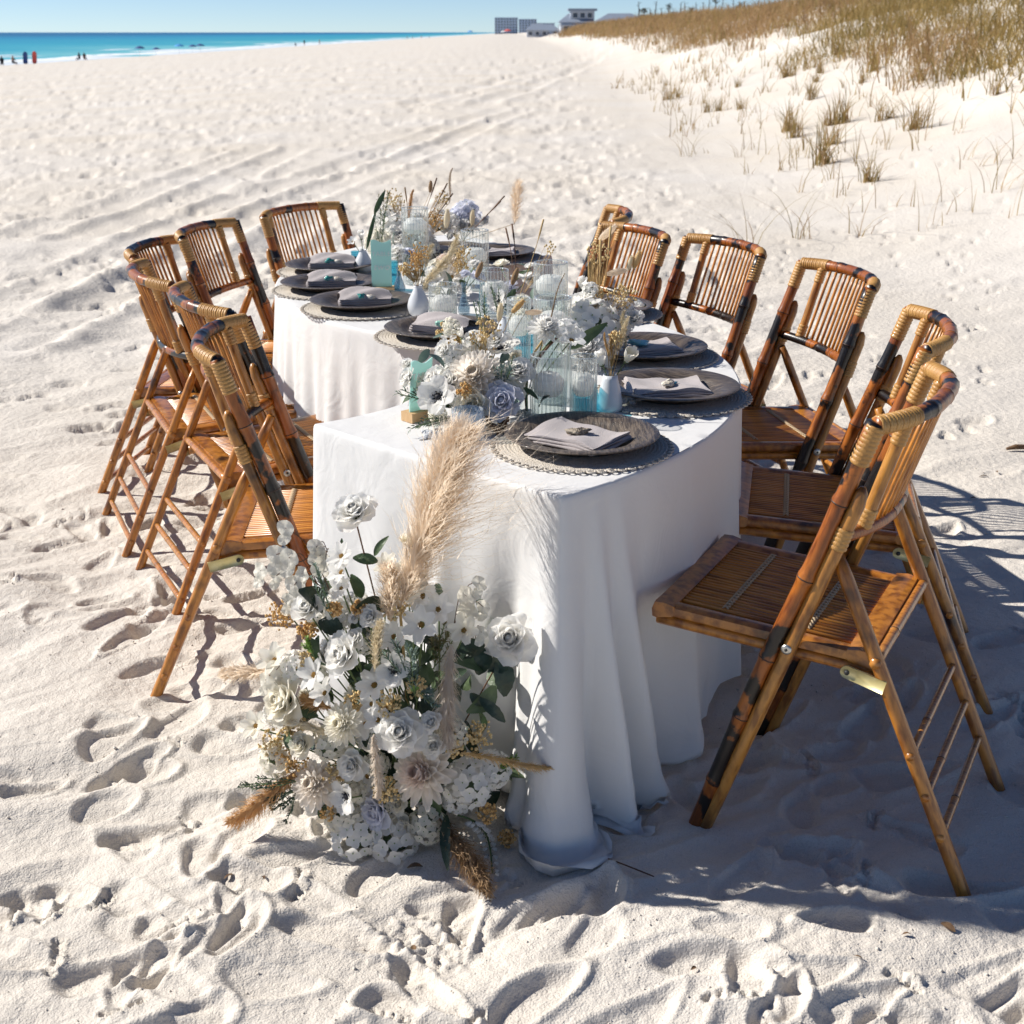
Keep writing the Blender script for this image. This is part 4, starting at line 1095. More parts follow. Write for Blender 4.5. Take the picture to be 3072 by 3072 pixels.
CA = top_xy(0, -HW); CBn = top_xy(0, HW)
def bump(x, w): return math.exp(-abs(x / w) ** 1.5)
def front_folds(p, s, g):
    da = (Vector((p.x, p.y)) - CA).length
    onend = (p.x - CA.x) * (CBn.x - CA.x) + (p.y - CA.y) * (CBn.y - CA.y)
    onend = onend / (CBn - CA).length / max(da, 1e-6) > .93
    db = (Vector((p.x, p.y)) - CBn).length
    f = .0; fl = .020
    sp = .35 + .65 * g                         # folds fan out as they fall
    f += .020 * g * math.sin(da * 72 + (1.1 if onend else .2)) * bump(da - .09, .10)
    if onend:
        f += .058 * bump(da, .012 + .075 * sp) - .060 * bump(da - .17 * sp - .02, .06) + .075 * bump(da - .30, .020 + .035 * sp) - .035 * bump(da - .42, .07)
        f += .03 * bump(db, .05) + .006 * math.sin(da * 40)
    elif p.y < 3.9 and p.x > -.1:
        f += .058 * bump(da, .012 + .035 * sp) - .030 * bump(da - .05 - .03 * sp, .022) + .070 * bump(da - .06 - .065 * sp, .014 + .018 * sp) - .035 * bump(da - .08 - .10 * sp, .022)
        f += .066 * bump(da - .10 - .13 * sp, .016 + .020 * sp) - .035 * bump(da - .14 - .17 * sp, .04) + .030 * bump(da - .43, .05)
        f += .020 * math.sin(da * 17 + 2.2 * math.sin(da * 5)) * min(max((da - .4) / .25, 0), 1)
        f += .040 * bump(da - .80, .035) - .025 * bump(da - .89, .05)
    else:
        f += .022 * math.sin(db * 34 + 1.5 * math.sin(db * 9)) * min(db / .15, 1) + .03 * bump(db, .05)
    return f, fl
def front_hem(p, s, Ltot):
    da = (Vector((p.x, p.y)) - CA).length
    db = (Vector((p.x, p.y)) - CBn).length
    base = .665 + .105 * (1 - float(sstep(.32, 1.15, np.array(da)))) + .13 * bump(da, .17) + .05 * bump(da - .2, .05) + .05 * bump(db, .2)
    return min(base, .93)
def back_folds(p, s, g):
    f = .020 * math.sin(s * 38 + 2.5 * math.sin(s * 6.3)) + .011 * math.sin(s * 71 + 1)
    return f, .05
def back_hem(p, s, Ltot): return .69 + .02 * math.sin(s * 3)
cloth('tablecloth', 0.0, US, True, False, .0, front_folds, front_hem, 'white tablecloth on the front half of the table, falling in long folds to the sand', nu=110)
cloth('tablecloth', US - .10, LEN, False, True, -.0015, back_folds, back_hem, 'white tablecloth on the back half of the table, rippling beside the left chairs', nu=120)
# ------------------------------------------------------------------ flowers: unit-size heads facing +Z
def petal(mb, az, r0, length, a0, a1, width, mname, z0=0.0, cup=0.25, nu=5, nv=5, tip=0.5, ruffle=0.0, seed=0.0):
    """petal swept outwards: opening angle runs a0 -> a1 (from vertical), width in radius units"""
    rows = []
    r = r0; z = z0; dl = length / nv
    for i in range(nv + 1):
        t = i / nv
        wv = width * (math.sin(PI * min(.10 + .78 * t, 1)) ** .55) * (1 - tip * max(0, t - .72) / .28 * .55)
        row = []
        for j in range(nu + 1):
            q = 2 * j / nu - 1
            lat = q * wv
            # bend sideways around the axis for upright petals, keep flat when open
            a = a0 + (a1 - a0) * t
            up = cup * (q * q) * wv
            rr = r - up * math.cos(a) * .6 + ruffle * math.sin(q * 6 + seed + t * 3) * t * .5
            zz = z + up * math.sin(a) + ruffle * math.sin(q * 5 + seed * 2) * t
            k = max(rr, .18)
            th = lat / max(k, wv * .62)
            # blend arc and straight
            x1 = k * math.cos(th); y1 = k * math.sin(th)
            row.append((x1 * math.cos(az) - y1 * math.sin(az), x1 * math.sin(az) + y1 * math.cos(az), zz))
        rows.append(row)
        a = a0 + (a1 - a0) * t
        r += math.sin(a) * dl; z += math.cos(a) * dl
    mb.grid(rows, mname)

def rose(col, seed, n=30, open_=1.0):
    rs = random.Random(seed); mb = MB(); m = 'petal_' + col
    for i in range(n):
        t = i / (n - 1)
        az = i * 2.399 + rs.uniform(-.15, .15)
        a0 = math.radians(2 + 58 * t ** 1.5 * open_); a1 = math.radians(-22 + 112 * t ** 1.25 * open_ + rs.uniform(-7, 7))
        petal(mb, az, .035 + .12 * t, (.60 + .36 * t), a0, a1, .26 + .44 * t, m, -.26 - .18 * t, .32, 6, 6, .45, .02 + .025 * t, rs.random() * 6)
    rows = []                                   # tight spiral heart
    for k in range(34):
        a = k * .42; r = .03 + .0052 * k
        rows.append([(r * .8 * math.cos(a), r * .8 * math.sin(a), -.2), (r * 1.15 * math.cos(a), r * 1.15 * math.sin(a), .12), (r * .95 * math.cos(a), r * .95 * math.sin(a), .33 - .003 * k)])
    mb.grid(rows, m)
    mb.ball((0, 0, .02), .17, m, 6, (1, 1, 1.5))
    mb.ball((0, 0, -.30), .30, 'leaf_green', 5, (1, 1, .7))
    return mb.mesh('rose')
def anemone(col, seed):
    rs = random.Random(seed); mb = MB()
    for k in range(9):
        petal(mb, k * 2 * PI / 4.5 + rs.uniform(-.1, .1) + (.35 if k > 4 else 0), .06, .97, math.radians(58), math.radians(80 if k < 5 else 66), .46, 'petal_' + col, .0 + .02 * (k > 4), .18, 6, 5, .4, .035, rs.random() * 6)
    mb.ball((0, 0, .13), .17, 'black_eye', 6, (1, 1, .75))
    for k in range(40):
        a = k * 2.399; r = .24 + .15 * (k % 3) / 2
        mb.tube([(math.cos(a) * .1, math.sin(a) * .1, .08), (math.cos(a) * r, math.sin(a) * r, .20)], [.010, .012], 'black_eye', 4)
        mb.ball((math.cos(a) * r, math.sin(a) * r, .205), .026, 'black_eye', 3)
    return mb.mesh('anemone')
def cosmos(col, seed):
    rs = random.Random(seed); mb = MB()
    n = rs.choice((6, 7, 8))
    for k in range(n):
        petal(mb, k * 2 * PI / n + rs.uniform(-.12, .12), .08, .95, math.radians(rs.uniform(45, 70)), math.radians(rs.uniform(62, 104)), .33, 'petal_' + col, .0, .15, 5, 4, .25, .04, rs.random() * 6)
    for k in range(22):
        a = k * 2.399; r = .028 * math.sqrt(k) * 1.15
        mb.ball((math.cos(a) * r, math.sin(a) * r, .10 - r * .3), .045, 'pollen', 3)
    return mb.mesh('cosmos')
def tulip(col, seed):
    rs = random.Random(seed); mb = MB()
    for k in range(7):
        petal(mb, k * 2.399, .10, 1.35, math.radians(32), math.radians(rs.uniform(-25, 8)), .42, 'petal_' + col, -.5, .2, 5, 6, .6, .03, rs.random() * 6)
    mb.ball((0, 0, -.5), .22, 'leaf_green', 5)
    return mb.mesh('blossom')
def dahlia(col, seed):
    rs = random.Random(seed); mb = MB()
    n = 84
    for i in range(n):
        t = i / (n - 1); az = i * 2.399
        a = math.radians(8 + 96 * t ** .8)
        c = 'petal_' + col
        if col == 'p' and t > .45: c = 'petal_b'
        petal(mb, az + rs.uniform(-.08, .08), .04 + .22 * t, (.42 + .42 * t), a, a - math.radians(30) + rs.uniform(-.12, .12), .105 + .05 * t, c, .12 - .34 * t, .75, 3, 4, .5, 0, 0)
    mb.ball((0, 0, -.06), .34, 'petal_' + col, 6, (1, 1, .9))
    return mb.mesh('dahlia')
def hydrangea(col, seed):
    rs = random.Random(seed); mb = MB()
    for i in range(34):
        t = (i + .5) / 34
        ph = i * 2.399; ct = 1 - 1.35 * t; st = math.sqrt(max(0, 1 - ct * ct))
        rr = rs.uniform(.78, 1.0)
        n = Vector((st * math.cos(ph), st * math.sin(ph), ct)); c = n * rr
        a = n.orthogonal().normalized(); b = n.cross(a); rot = rs.random() * 6
        for k in range(4):
            e = a * math.cos(rot + k * PI / 2) + b * math.sin(rot + k * PI / 2); f = n.cross(e)
            h = .30 * rs.uniform(.8, 1.2); cu = rs.uniform(.02, .12)
            rows = []
            for q in range(4):
                tt = q / 3; w_ = .165 * math.sin(PI * (.14 + .72 * tt))
                rows.append([c + e * h * tt - f * w_ + n * (cu * tt), c + e * h * tt + n * (cu * tt - .02), c + e * h * tt + f * w_ + n * (cu * tt)])
            mb.grid(rows, 'petal_' + col)
        mb.ball(tuple(c + n * .02), .03, 'green_eye', 3)
    mb.ball((0, 0, -.15), .55, 'leaf_green', 5)
    return mb.mesh('hydrangea')
FL = {}
def flower(kind, col, seed):
    k = (kind, col, seed % 3)
    if k not in FL:
        FL[k] = {'rose': lambda: rose(col, seed % 3 + 1), 'openrose': lambda: rose(col, seed % 3 + 9, 32, 1.15), 'anemone': lambda: anemone(col, seed % 3), 'cosmos': lambda: cosmos(col, seed % 3),
                 'tulip': lambda: tulip(col, seed % 3), 'dahlia': lambda: dahlia(col, seed % 3), 'hydrangea': lambda: hydrangea(col, seed % 3)}[kind]()
    return FL[k]
NAMES = {'rose': 'rose', 'openrose': 'rose', 'anemone': 'anemone', 'cosmos': 'daisy', 'tulip': 'blossom', 'dahlia': 'dahlia', 'hydrangea': 'hydrangea'}

def place_flower(parent, kind, pos, r, col, axis, seed):
    me = flower(kind, col, seed)
    o = bpy.data.objects.new(NAMES[kind], me); COL.objects.link(o)
    o.parent = parent
    q = Vector((0, 0, 1)).rotation_difference(Vector(axis).normalized()) @ Quaternion((0, 0, 1), seed * 1.7)
    o.rotation_mode = 'QUATERNION'; o.rotation_quaternion = q
    o.location = Vector(pos) - parent.location
    o.scale = (r,) * 3
    return o

def stem_mesh(mb, a, b, r, mname, sag=.03, seed=0):
    a = Vector(a); b = Vector(b); m_ = a.lerp(b, .55) + Vector((math.sin(seed * 3.1) * sag, math.cos(seed * 2.3) * sag * .5, sag * .3))
    mb.tube(smooth_path([a, m_, b], 5), r, mname, 5)

def plume(mb, a, b, wid, mname, seed, bend=0.12, n=520, feather=1.0, len_k=1.0, side=None, sweep=(0, 0, 0)):
    """pampas head: spine from a to the tip b, fine drooping hairs"""
    rs = random.Random(seed)
    a = Vector(a); b = Vector(b); ax = b - a; L = ax.length
    sd = Vector(side) if side is not None else ax.cross(Vector((0, 1, 0)))
    sd.normalize()
    path = [a + ax * t + sd * (bend * L * math.sin(t * PI * .8) * t) for t in np.linspace(0, 1, 12)]
    mb.tube(path, [.0022 * (1 - .8 * i / 11) for i in range(12)], mname, 5)
    for i in range(n):
        t = rs.random() ** .85
        k = t * 11; j = min(int(k), 10); p = path[j].lerp(path[j + 1], k - j); tan = (path[j + 1] - path[j]).normalized()
        e = tan.orthogonal().normalized(); e.rotate(Quaternion(tan, rs.random() * 6.283))
        prof = (math.sin(PI * min(.12 + .80 * t, 1)) ** .7)
        ln = wid * prof * rs.uniform(.75, 1.5) * len_k
        d = (e * .85 + tan * rs.uniform(.35, 1.2) * feather + Vector(sweep) * rs.random()).normalized()
        if sweep[0] and rs.random() < .12 and e.x > -.2:
            ln *= 1.9; d = (d + Vector((.9, 0, .1))).normalized()
        g = Vector((0, 0, -1)) * ln * rs.uniform(.0, .30)
        q1 = p + d * ln * .5 + Vector((rs.gauss(0, 1), rs.gauss(0, 1), rs.gauss(0, 1))) * ln * .06; q2 = p + d * ln + g
        w_ = d.cross(tan); w_ = (w_.normalized() if w_.length > 1e-4 else e) * rs.uniform(.00055, .0011)
        kk = len(mb.v); mi = mb.mi(mname)
        mb.v.extend([tuple(p - w_ * .6), tuple(p + w_ * .6), tuple(q1 + w_ * 1.25), tuple(q1 - w_ * 1.25), tuple(q2)])
        mb.f.append((kk, kk + 1, kk + 2, kk + 3)); mb.m.append(mi); mb.f.append((kk + 3, kk + 2, kk + 4)); mb.m.append(mi)
        # side hairs
        for _ in range(2):
            f = rs.uniform(.35, .95); c = p.lerp(q1, f * 2) if f < .5 else q1.lerp(q2, f * 2 - 1)
            dd = (d + Vector((rs.gauss(0, 1), rs.gauss(0, 1), rs.gauss(0, 1))) * .55).normalized() * ln * rs.uniform(.16, .34)
            ww = w_ * .9
            kk = len(mb.v); mb.v.extend([tuple(c - ww), tuple(c + ww), tuple(c + dd)]); mb.f.append((kk, kk + 1, kk + 2)); mb.m.append(mi)

def leaf(mb, a, b, wid, mname, up=(0, -.5, .8), fold=.3, curve=.12, n=7, serr=0.0):
    a = Vector(a); b = Vector(b); ax = b - a; L = ax.length; t_ = ax.normalized()
    u = Vector(up); u = (u - t_ * u.dot(t_)).normalized(); s = t_.cross(u)
    rows = []
    for i in range(n + 1):
        t = i / n; w_ = wid * math.sin(PI * min(max(.03 + .94 * t ** .85, 0), 1)) ** .8 * .5
        if serr: w_ *= 1 + serr * (i % 2)
        c = a + ax * t + u * (curve * L * math.sin(PI * t))
        rows.append([c - s * w_ + u * fold * w_, c - s * w_ * .5 + u * fold * w_ * .35, c, c + s * w_ * .5 + u * fold * w_ * .35, c + s * w_ + u * fold * w_])
    mb.grid(rows, mname)

def sprig(mb, a, b, spread, mname, seed, n=44):
    rs = random.Random(seed); a = Vector(a); b = Vector(b); ax = b - a; L = ax.length; t_ = ax.normalized()
    for br in range(4):
        off = Vector((rs.gauss(0, 1), rs.gauss(0, 1), rs.gauss(0, 1))) * spread * .45
        a2 = a.lerp(b, .12 * br); b2 = b + off - ax * rs.uniform(0, .25)
        pth = smooth_path([a2, a2.lerp(b2, .5) + off * .15, b2], 6)
        mb.tube(pth, .0011, 'stem_green', 4)
        for i in range(n):
            t = rs.uniform(.2, 1); k = t * (len(pth) - 1); j = min(int(k), len(pth) - 2); p = pth[j].lerp(pth[j + 1], k - j); tg = (pth[j + 1] - pth[j]).normalized()
            e = tg.orthogonal().normalized(); e.rotate(Quaternion(tg, rs.random() * 6.28))
            ln = spread * rs.uniform(.35, .62); d = (e * .8 + tg * rs.uniform(.5, 1.0)).normalized(); w_ = d.cross(e)
            w_ = (w_.normalized() if w_.length > 1e-4 else tg) * .0016
            kk = len(mb.v); mi = mb.mi(mname); q = p + d * ln * .55 + Vector((0, 0, .002))
            mb.v.extend([tuple(p), tuple(q + w_), tuple(p + d * ln), tuple(q - w_)]); mb.f.append((kk, kk + 1, kk + 2, kk + 3)); mb.m.append(mi)

def berries(mb, c, r, mname, seed, n=70, root=None):
    rs = random.Random(seed); c = Vector(c)
    base = c + Vector((0, .03, -r * 1.1)) if root is None else Vector(root)
    for i in range(n):
        d = Vector((rs.gauss(0, 1), rs.gauss(0, 1), rs.gauss(0, 1))).normalized() * r * rs.random() ** .4
        p = c + d
        if i % 3 == 0: mb.tube([base.lerp(p, .25), base.lerp(p, .7) + Vector((rs.gauss(0, .003), 0, rs.gauss(0, .003))), p], .0006, 'stem_straw', 3, cap=False)
        mb.ball(tuple(p), rs.uniform(.0022, .0042), mname, 3)

def bunny(mb, p, d, ln, r, mname, seed):
    """hare's tail: small oval head of short hairs on a thin stalk"""
    rs = random.Random(seed); p = Vector(p); d = Vector(d).normalized()
    o = d.orthogonal().normalized(); o2 = d.cross(o)
    rows = [[p + d * (ln * t) + (o * math.cos(k * PI / 4) + o2 * math.sin(k * PI / 4)) * (r * math.sin(PI * (.08 + .86 * t)) ** .6 * .72) for k in range(8)] for t in np.linspace(0, 1, 7)]
    mb.grid(rows, mname, closed_u=True)
    for i in range(170):
        t = rs.random(); a = rs.random() * 6.28; e = o * math.cos(a) + o2 * math.sin(a)
        c = p + d * (ln * t) + e * (r * math.sin(PI * (.08 + .86 * t)) ** .6 * .6); h = (e + d * .9).normalized() * r * .7; w_ = d.cross(e) * .0006
        kk = len(mb.v); mb.v.extend([tuple(c - w_), tuple(c + w_), tuple(c + h)]); mb.f.append((kk, kk + 1, kk + 2)); mb.m.append(mb.mi(mname))

# ------------------------------------------------------------------ floor arrangement at the table end
FA = empty('floor_flower_arrangement', (-0.20, 2.47, 0.0))
tag(FA, 'large arrangement of white roses, anemones and pampas standing on the sand at the table end', 'flowers')
core = Vector((-.20, 2.62, .16))
def rel(p): return Vector(p) - FA.location
for i, (k, p, r, c) in enumerate(FLOOR_FLOWERS):
    ax = (Vector(p) - core).normalized() * .45 + Vector((-.48, -.66, .46)) + Vector((math.sin(i * 2.1), 0, math.cos(i * 1.3))) * .30
    if i == 0: ax = Vector((-.15, -.5, .8))
    if k == 'hydrangea': ax = Vector((-.4, -.7, .45))
    place_flower(FA, k, p, r * 1.22, c, ax, i)
for i, (k, a, b, wd, c) in enumerate(FLOOR_PLUMES):
    mb = MB()
    a = rel(a); b = rel(b)
    if i == 0:
        plume(mb, a, b, wd * 1.85, 'plume_tan', 3, bend=-.05, n=2900, feather=1.45, len_k=1.0, side=(1, 0, 0), sweep=(.55, 0, .1))
        stem_mesh(mb, rel((-.22, 2.6, .1)), a, .003, 'stem_straw')
    else:
        plume(mb, a, b, wd, 'plume_' + c, 20 + i, bend=.10 * (-1) ** i, n=900 if wd > .025 else 520, feather=1.5)
    obj('pampas_plume', mb, FA)
for i, (k, a, b, wd, c) in enumerate(FLOOR_LEAVES):
    mb = MB(); leaf(mb, rel(a), rel(b), wd * 1.35, 'leaf_' + c, up=(math.sin(i) * .4, -.8, .5), serr=.10 if c == 'dark' else 0, n=9)
    obj('leaf', mb, FA)
for i, (k, a, b, wd, c) in enumerate(FLOOR_SPRIGS):
    mb = MB(); sprig(mb, rel(a), rel(b), wd, 'leaf_' + c, 40 + i)
    obj('herb_sprig', mb, FA)
for i, (p, r, c) in enumerate(FLOOR_BERRIES):
    mb = MB(); berries(mb, rel(p), r, 'berry_' + c, i, 85)
    obj('dried_berry_spray', mb, FA)
for i, (a, pts) in enumerate(FLOOR_LUNARIA):
    mb = MB()
    for j, p in enumerate(pts):
        a_ = rel(a); p_ = rel(p)
        mid = a_.lerp(p_, .5) + Vector((0, 0, .035))
        mb.tube(smooth_path([a_, mid, p_], 5), .0009, 'stem_brown', 4)
        n = Vector((math.sin(i * 3 + j * 2.2) * .6, -.8, .5)).normalized(); e = n.orthogonal().normalized(); f = n.cross(e)
        R = .019 + .004 * math.sin(i + j * 2)
        rows = [[p_ + (e * math.cos(q * PI / 7) * .78 + f * math.sin(q * PI / 7)) * R * t + n * (.004 * math.sin(q * 1.9 + j) * t * t) for q in range(14)] for t in (.02, .35, .7, 1)]
        mb.grid(rows, 'lunaria', closed_u=True)
        # second disc beside it
        p2 = p_ + e * R * .9 + f * R * .6 - n * .006
        rows = [[p2 + (e * math.cos(q * PI / 7) + f * math.sin(q * PI / 7) * .8) * R * .8 * t + n * (.003 * math.sin(q * 2.3 + j) * t * t) for q in range(14)] for t in (.02, .35, .7, 1)]
        mb.grid(rows, 'lunaria', closed_u=True)
    obj('lunaria_spray', mb, FA)
mb = MB()
pth = smooth_path([rel(p) for p in FLOOR_SNAPDRAGON], 5)
mb.tube(pth, .002, 'stem_green', 5)
snap = obj('snapdragon_stem', mb, FA)
for i in range(4, len(pth)):
    for s_ in (-1, 1):
        o = bpy.data.objects.new('floret', flower('tulip', 'w', i)); COL.objects.link(o); o.parent = snap
        ax = Vector((s_ * .8, -.5, -.2 + .2 * (i % 2))); o.rotation_mode = 'QUATERNION'; o.rotation_quaternion = Vector((0, 0, 1)).rotation_difference(ax.normalized())
        o.location = pth[i] + ax * .010; o.scale = (.0125 - .0004 * i,) * 3
# hidden mass of stems, leaves and mechanics that carries the flowers
mb = MB(); rs = random.Random(9)
for i in range(130):
    c = Vector((rs.gauss(-.22, .10), rs.uniform(2.46, 2.62), rs.uniform(.03, .55) * rs.random() ** .3))
    d = Vector((rs.gauss(0, .5), -.5 + rs.gauss(0, .3), rs.gauss(.2, .5))).normalized()
    leaf(mb, rel(c), rel(c + d * rs.uniform(.05, .10)), rs.uniform(.025, .05), rs.choice(['leaf_dark', 'leaf_green', 'leaf_dark']), up=(rs.gauss(0, 1), -.6, .6))
for i, (k, p, r, c) in enumerate(FLOOR_FLOWERS):
    if i % 1 == 0: stem_mesh(mb, rel(Vector(p) + Vector((0, .01, -.012))), rel((-.2 + .06 * math.sin(i * 3), 2.60, .05)), .0017, 'stem_brown' if i in (0, 3) else 'stem_green', .02, i)
fg = obj('foliage', mb, FA); fg['kind'] = 'stuff'

# ------------------------------------------------------------------ place settings
def lathe_obj(name, prof, mname, parent=None, loc=None, seg=40, rot=None):
    mb = MB(); mb.lathe(prof, mname, seg); return obj(name, mb, parent, loc, rot)
# rope placemat: concentric coils and a looped edge
mb = MB()
R = .185; prof = [(.001, .003)]
nr = 22
for k in range(nr):
    r0 = R * k / nr; dr = R / nr
    prof += [(r0 + dr * .15, .0032), (r0 + dr * .5, .0058), (r0 + dr * .85, .0032)]
prof += [(R, .0)]
mb.lathe(prof, 'placemat', 72)
for k in range(54):
    a = 2 * PI * k / 54
    c = (math.cos(a) * R * 1.012, math.sin(a) * R * 1.012, .0030)
    rr = .0085
    mb.tube([(c[0] + rr * math.cos(a + q) , c[1] + rr * math.sin(a + q), c[2]) for q in np.linspace(-2.1, 2.1, 7)], .0022, 'placemat', 5)
mat_me = mb.mesh('placemat')
mb = MB()
mb.lathe([(.001, .006), (.085, .006), (.098, .0075), (.112, .016), (.128, .0235), (.150, .0265), (.164, .0275), (.1655, .0262), (.163, .0240), (.13, .0195), (.114, .010), (.10, .0005), (.001, .0005)], 'charger', 72)
ch_me = mb.mesh('charger_plate')
def napkin_mesh(seed, style):
    rs = random.Random(seed); mb = MB()
    def sheet(x0, x1, y0, y1, z, wob, n=16):
        rows = []
        for i in range(n + 1):
            row = []
            for j in range(n + 1):
                x = x0 + (x1 - x0) * i / n; y = y0 + (y1 - y0) * j / n
                row.append((x + .002 * math.sin(y * 60 + z * 400), y + .003 * math.sin(x * 45 + seed), z + wob * math.sin(x * 34 + seed) * math.cos(y * 27 + seed * 2) + wob * .5 * math.sin(x * 80 + y * 30)))
            rows.append(row)
        return rows
    W_, D_ = (.150, .125)
    if style == 'flat':
        for k, z in enumerate((.004, .0125, .021)):
            hi = .0062
            b = sheet(-W_ / 2 + .003 * k, W_ / 2 - .002 * k, -D_ / 2 + .003 * k, D_ / 2 - .002 * k, z, .0012)
            t = sheet(-W_ / 2 + .003 * k, W_ / 2 - .002 * k, -D_ / 2 + .003 * k, D_ / 2 - .002 * k, z + hi, .0075 if k == 2 else .0030)
            mb.grid(t, 'napkin'); mb.grid(b, 'napkin')
            n = len(b) - 1
            for a_, c_ in (([r[0] for r in b], [r[0] for r in t]), ([r[n] for r in b], [r[n] for r in t]), (b[0], t[0]), (b[n], t[n])):
                mid = [((p[0] + q[0]) / 2 * 1.022, (p[1] + q[1]) / 2 * 1.022, (p[2] + q[2]) / 2) for p, q in zip(a_, c_)]
                mb.grid([a_, mid, c_], 'napkin')
    else:                                   # rolled pouch: flap standing up behind a tucked fold
        for k in range(3):
            rows = []
            for i in range(15):
                t = i / 14; x = -W_ / 2 * (1 - .06 * k) + W_ * (1 - .06 * k) * t
                row = []
                for j in range(17):
                    q = j / 16
                    ang = PI * q
                    y = D_ * (.5 - q * 1.0) * (1 - .07 * k); z = .006 + (.034 - .010 * k) * math.sin(ang) ** .55 * (1 - .35 * abs(2 * t - 1) ** 3) + .003 * math.sin(x * 55 + seed + j * .8)
                    row.append((x + .004 * math.sin(j * .9 + seed), y, max(z, .004)))
                rows.append(row)
            mb.grid(rows, 'napkin')
        for k in range(4):
            z = .005 + .0045 * k
            mb.grid([[(x, -D_ * .50 - .008 + .004 * k, z), (x, -D_ * .5 + .020, z + .004 + .001 * math.sin(x * 60 + k))] for x in np.linspace(-W_ / 2 * .98, W_ / 2 * .98, 12)], 'napkin')
            mb.grid([[(x, -D_ * .50 - .008 + .004 * k, z), (x, -D_ * .5 - .010 + .004 * k, z + .002), (x, -D_ * .5 + .010, z - .002)] for x in np.linspace(-W_ / 2 * .98, W_ / 2 * .98, 12)], 'napkin')
    return mb.mesh('napkin')
nap_flat = napkin_mesh(1, 'flat'); nap_roll = napkin_mesh(4, 'roll')
def lump(mname, sx, sy, sz, seed, name, rough=.25):
    mb = MB(); rows = []
    for i in range(9):
        a = PI * i / 8 - PI / 2
        row = []
        for k in range(14):
            b = 2 * PI * k / 14
            r = 1 + rough * math.sin(3 * b + seed) * math.cos(a) + rough * .7 * math.sin(5 * a + 2 * b + seed * 2)
            row.append((sx * r * math.cos(a) * math.cos(b), sy * r * math.cos(a) * math.sin(b), sz * (math.sin(a) * r + 1)))
        rows.append(row)
    mb.grid(rows, mname, closed_u=True)
    return mb.mesh(name)
where_p = ['nearest the front corner of the table', 'in the middle right, under the knobbly shell', 'third from the camera on the right', 'beside the edge of the right side, fourth from the camera',
           'at the far right end of the table', 'behind the far flowers at the table end', 'closest on the left side', 'second from the camera on the left side', 'third on the left side, between two other settings', 'farthest on the left side']
faces = [60, 85, 100, 120, 60, 40, -70, -60, -80, -95]
for i, (x, y) in enumerate(PLATES):
    rz = math.radians([-38, 8, 14, 30, 0, 10, -24, 8, 6, 2][i])
    tag(obj('placemat', mat_me, None, (x, y, T + .0015), (0, 0, i)), 'round woven rope placemat ' + where_p[i], 'placemat', 'placemats on the table')
    tag(obj('charger_plate', ch_me, None, (x, y, T + .0078), (0, 0, i * 1.1)), 'dark wood charger plate ' + where_p[i], 'plate', 'charger plates on the table')
    flat = i < 6
    nx, ny = (x - .012, y - .004) if flat else (x + .01, y + .002)
    n_ = obj('napkin', nap_flat if flat else nap_roll, None, (nx, ny, T + .0145), (0, 0, rz), (1.28, 1.18, .72) if flat else (1.10, 1.0, 1.35))
    tag(n_, 'folded dusty grey napkin ' + where_p[i], 'napkin', 'napkins on the plates')
    zt = T + .0145 + (.020 if flat else .018)
    if i in (0, 1):
        o = obj('oyster_shell', lump('oyster' if i == 0 else 'shell', .026, .013, .007, i, 'oyster_shell'), None, (nx + .004, ny - .018, zt), (0, 0, .2 + i))
        tag(o, ['dark rough oyster shell on the front napkin', 'pale knobbly shell on the middle right napkin'][i], 'shell')
        o = obj('sea_glass', lump('aqua_glass_chunk', .017, .010, .004, i + 3, 'sea_glass'), None, (nx + .010, ny - .002, zt), (0, 0, .5))
        tag(o, ['sliver of blue sea glass behind the dark oyster shell', 'sliver of blue sea glass behind the pale knobbly shell'][i], 'sea glass')
    elif i < 4:
        o = obj('sea_glass', lump('aqua_glass_chunk', .030, .016, .008, i + 3, 'sea_glass'), None, (nx - .01, ny - .012, zt), (0, 0, -.4))
        tag(o, ['', '', 'bright blue chunk of sea glass on the third right napkin', 'blue chunk of sea glass on the fourth right napkin'][i], 'sea glass')
    elif i >= 6:
        m1 = 'mint_glass' if i == 6 else 'teal_glass'
        zt = T + .055
        o = obj('sea_glass', lump(m1, .017, .010, .011, i, 'sea_glass'), None, (nx - .008, ny - .040, zt - .018), (0.5, 0, .3))
        tag(o, ('mint green' if i == 6 else 'dark teal') + ' sea glass lying on the napkin ' + where_p[i], 'sea glass', 'sea glass on the left napkins')
        o = obj('white_shell', lump('mint_glass' if i == 6 else 'shell', .017, .009, .008, i + 5, 'white_shell', .12), None, (nx + .024, ny - .042, zt - .016), (0.5, 0, -.2))
        tag(o, ('small mint shell' if i == 6 else 'small white shell') + ' beside the sea glass, ' + where_p[i], 'shell', 'shells on the left napkins')

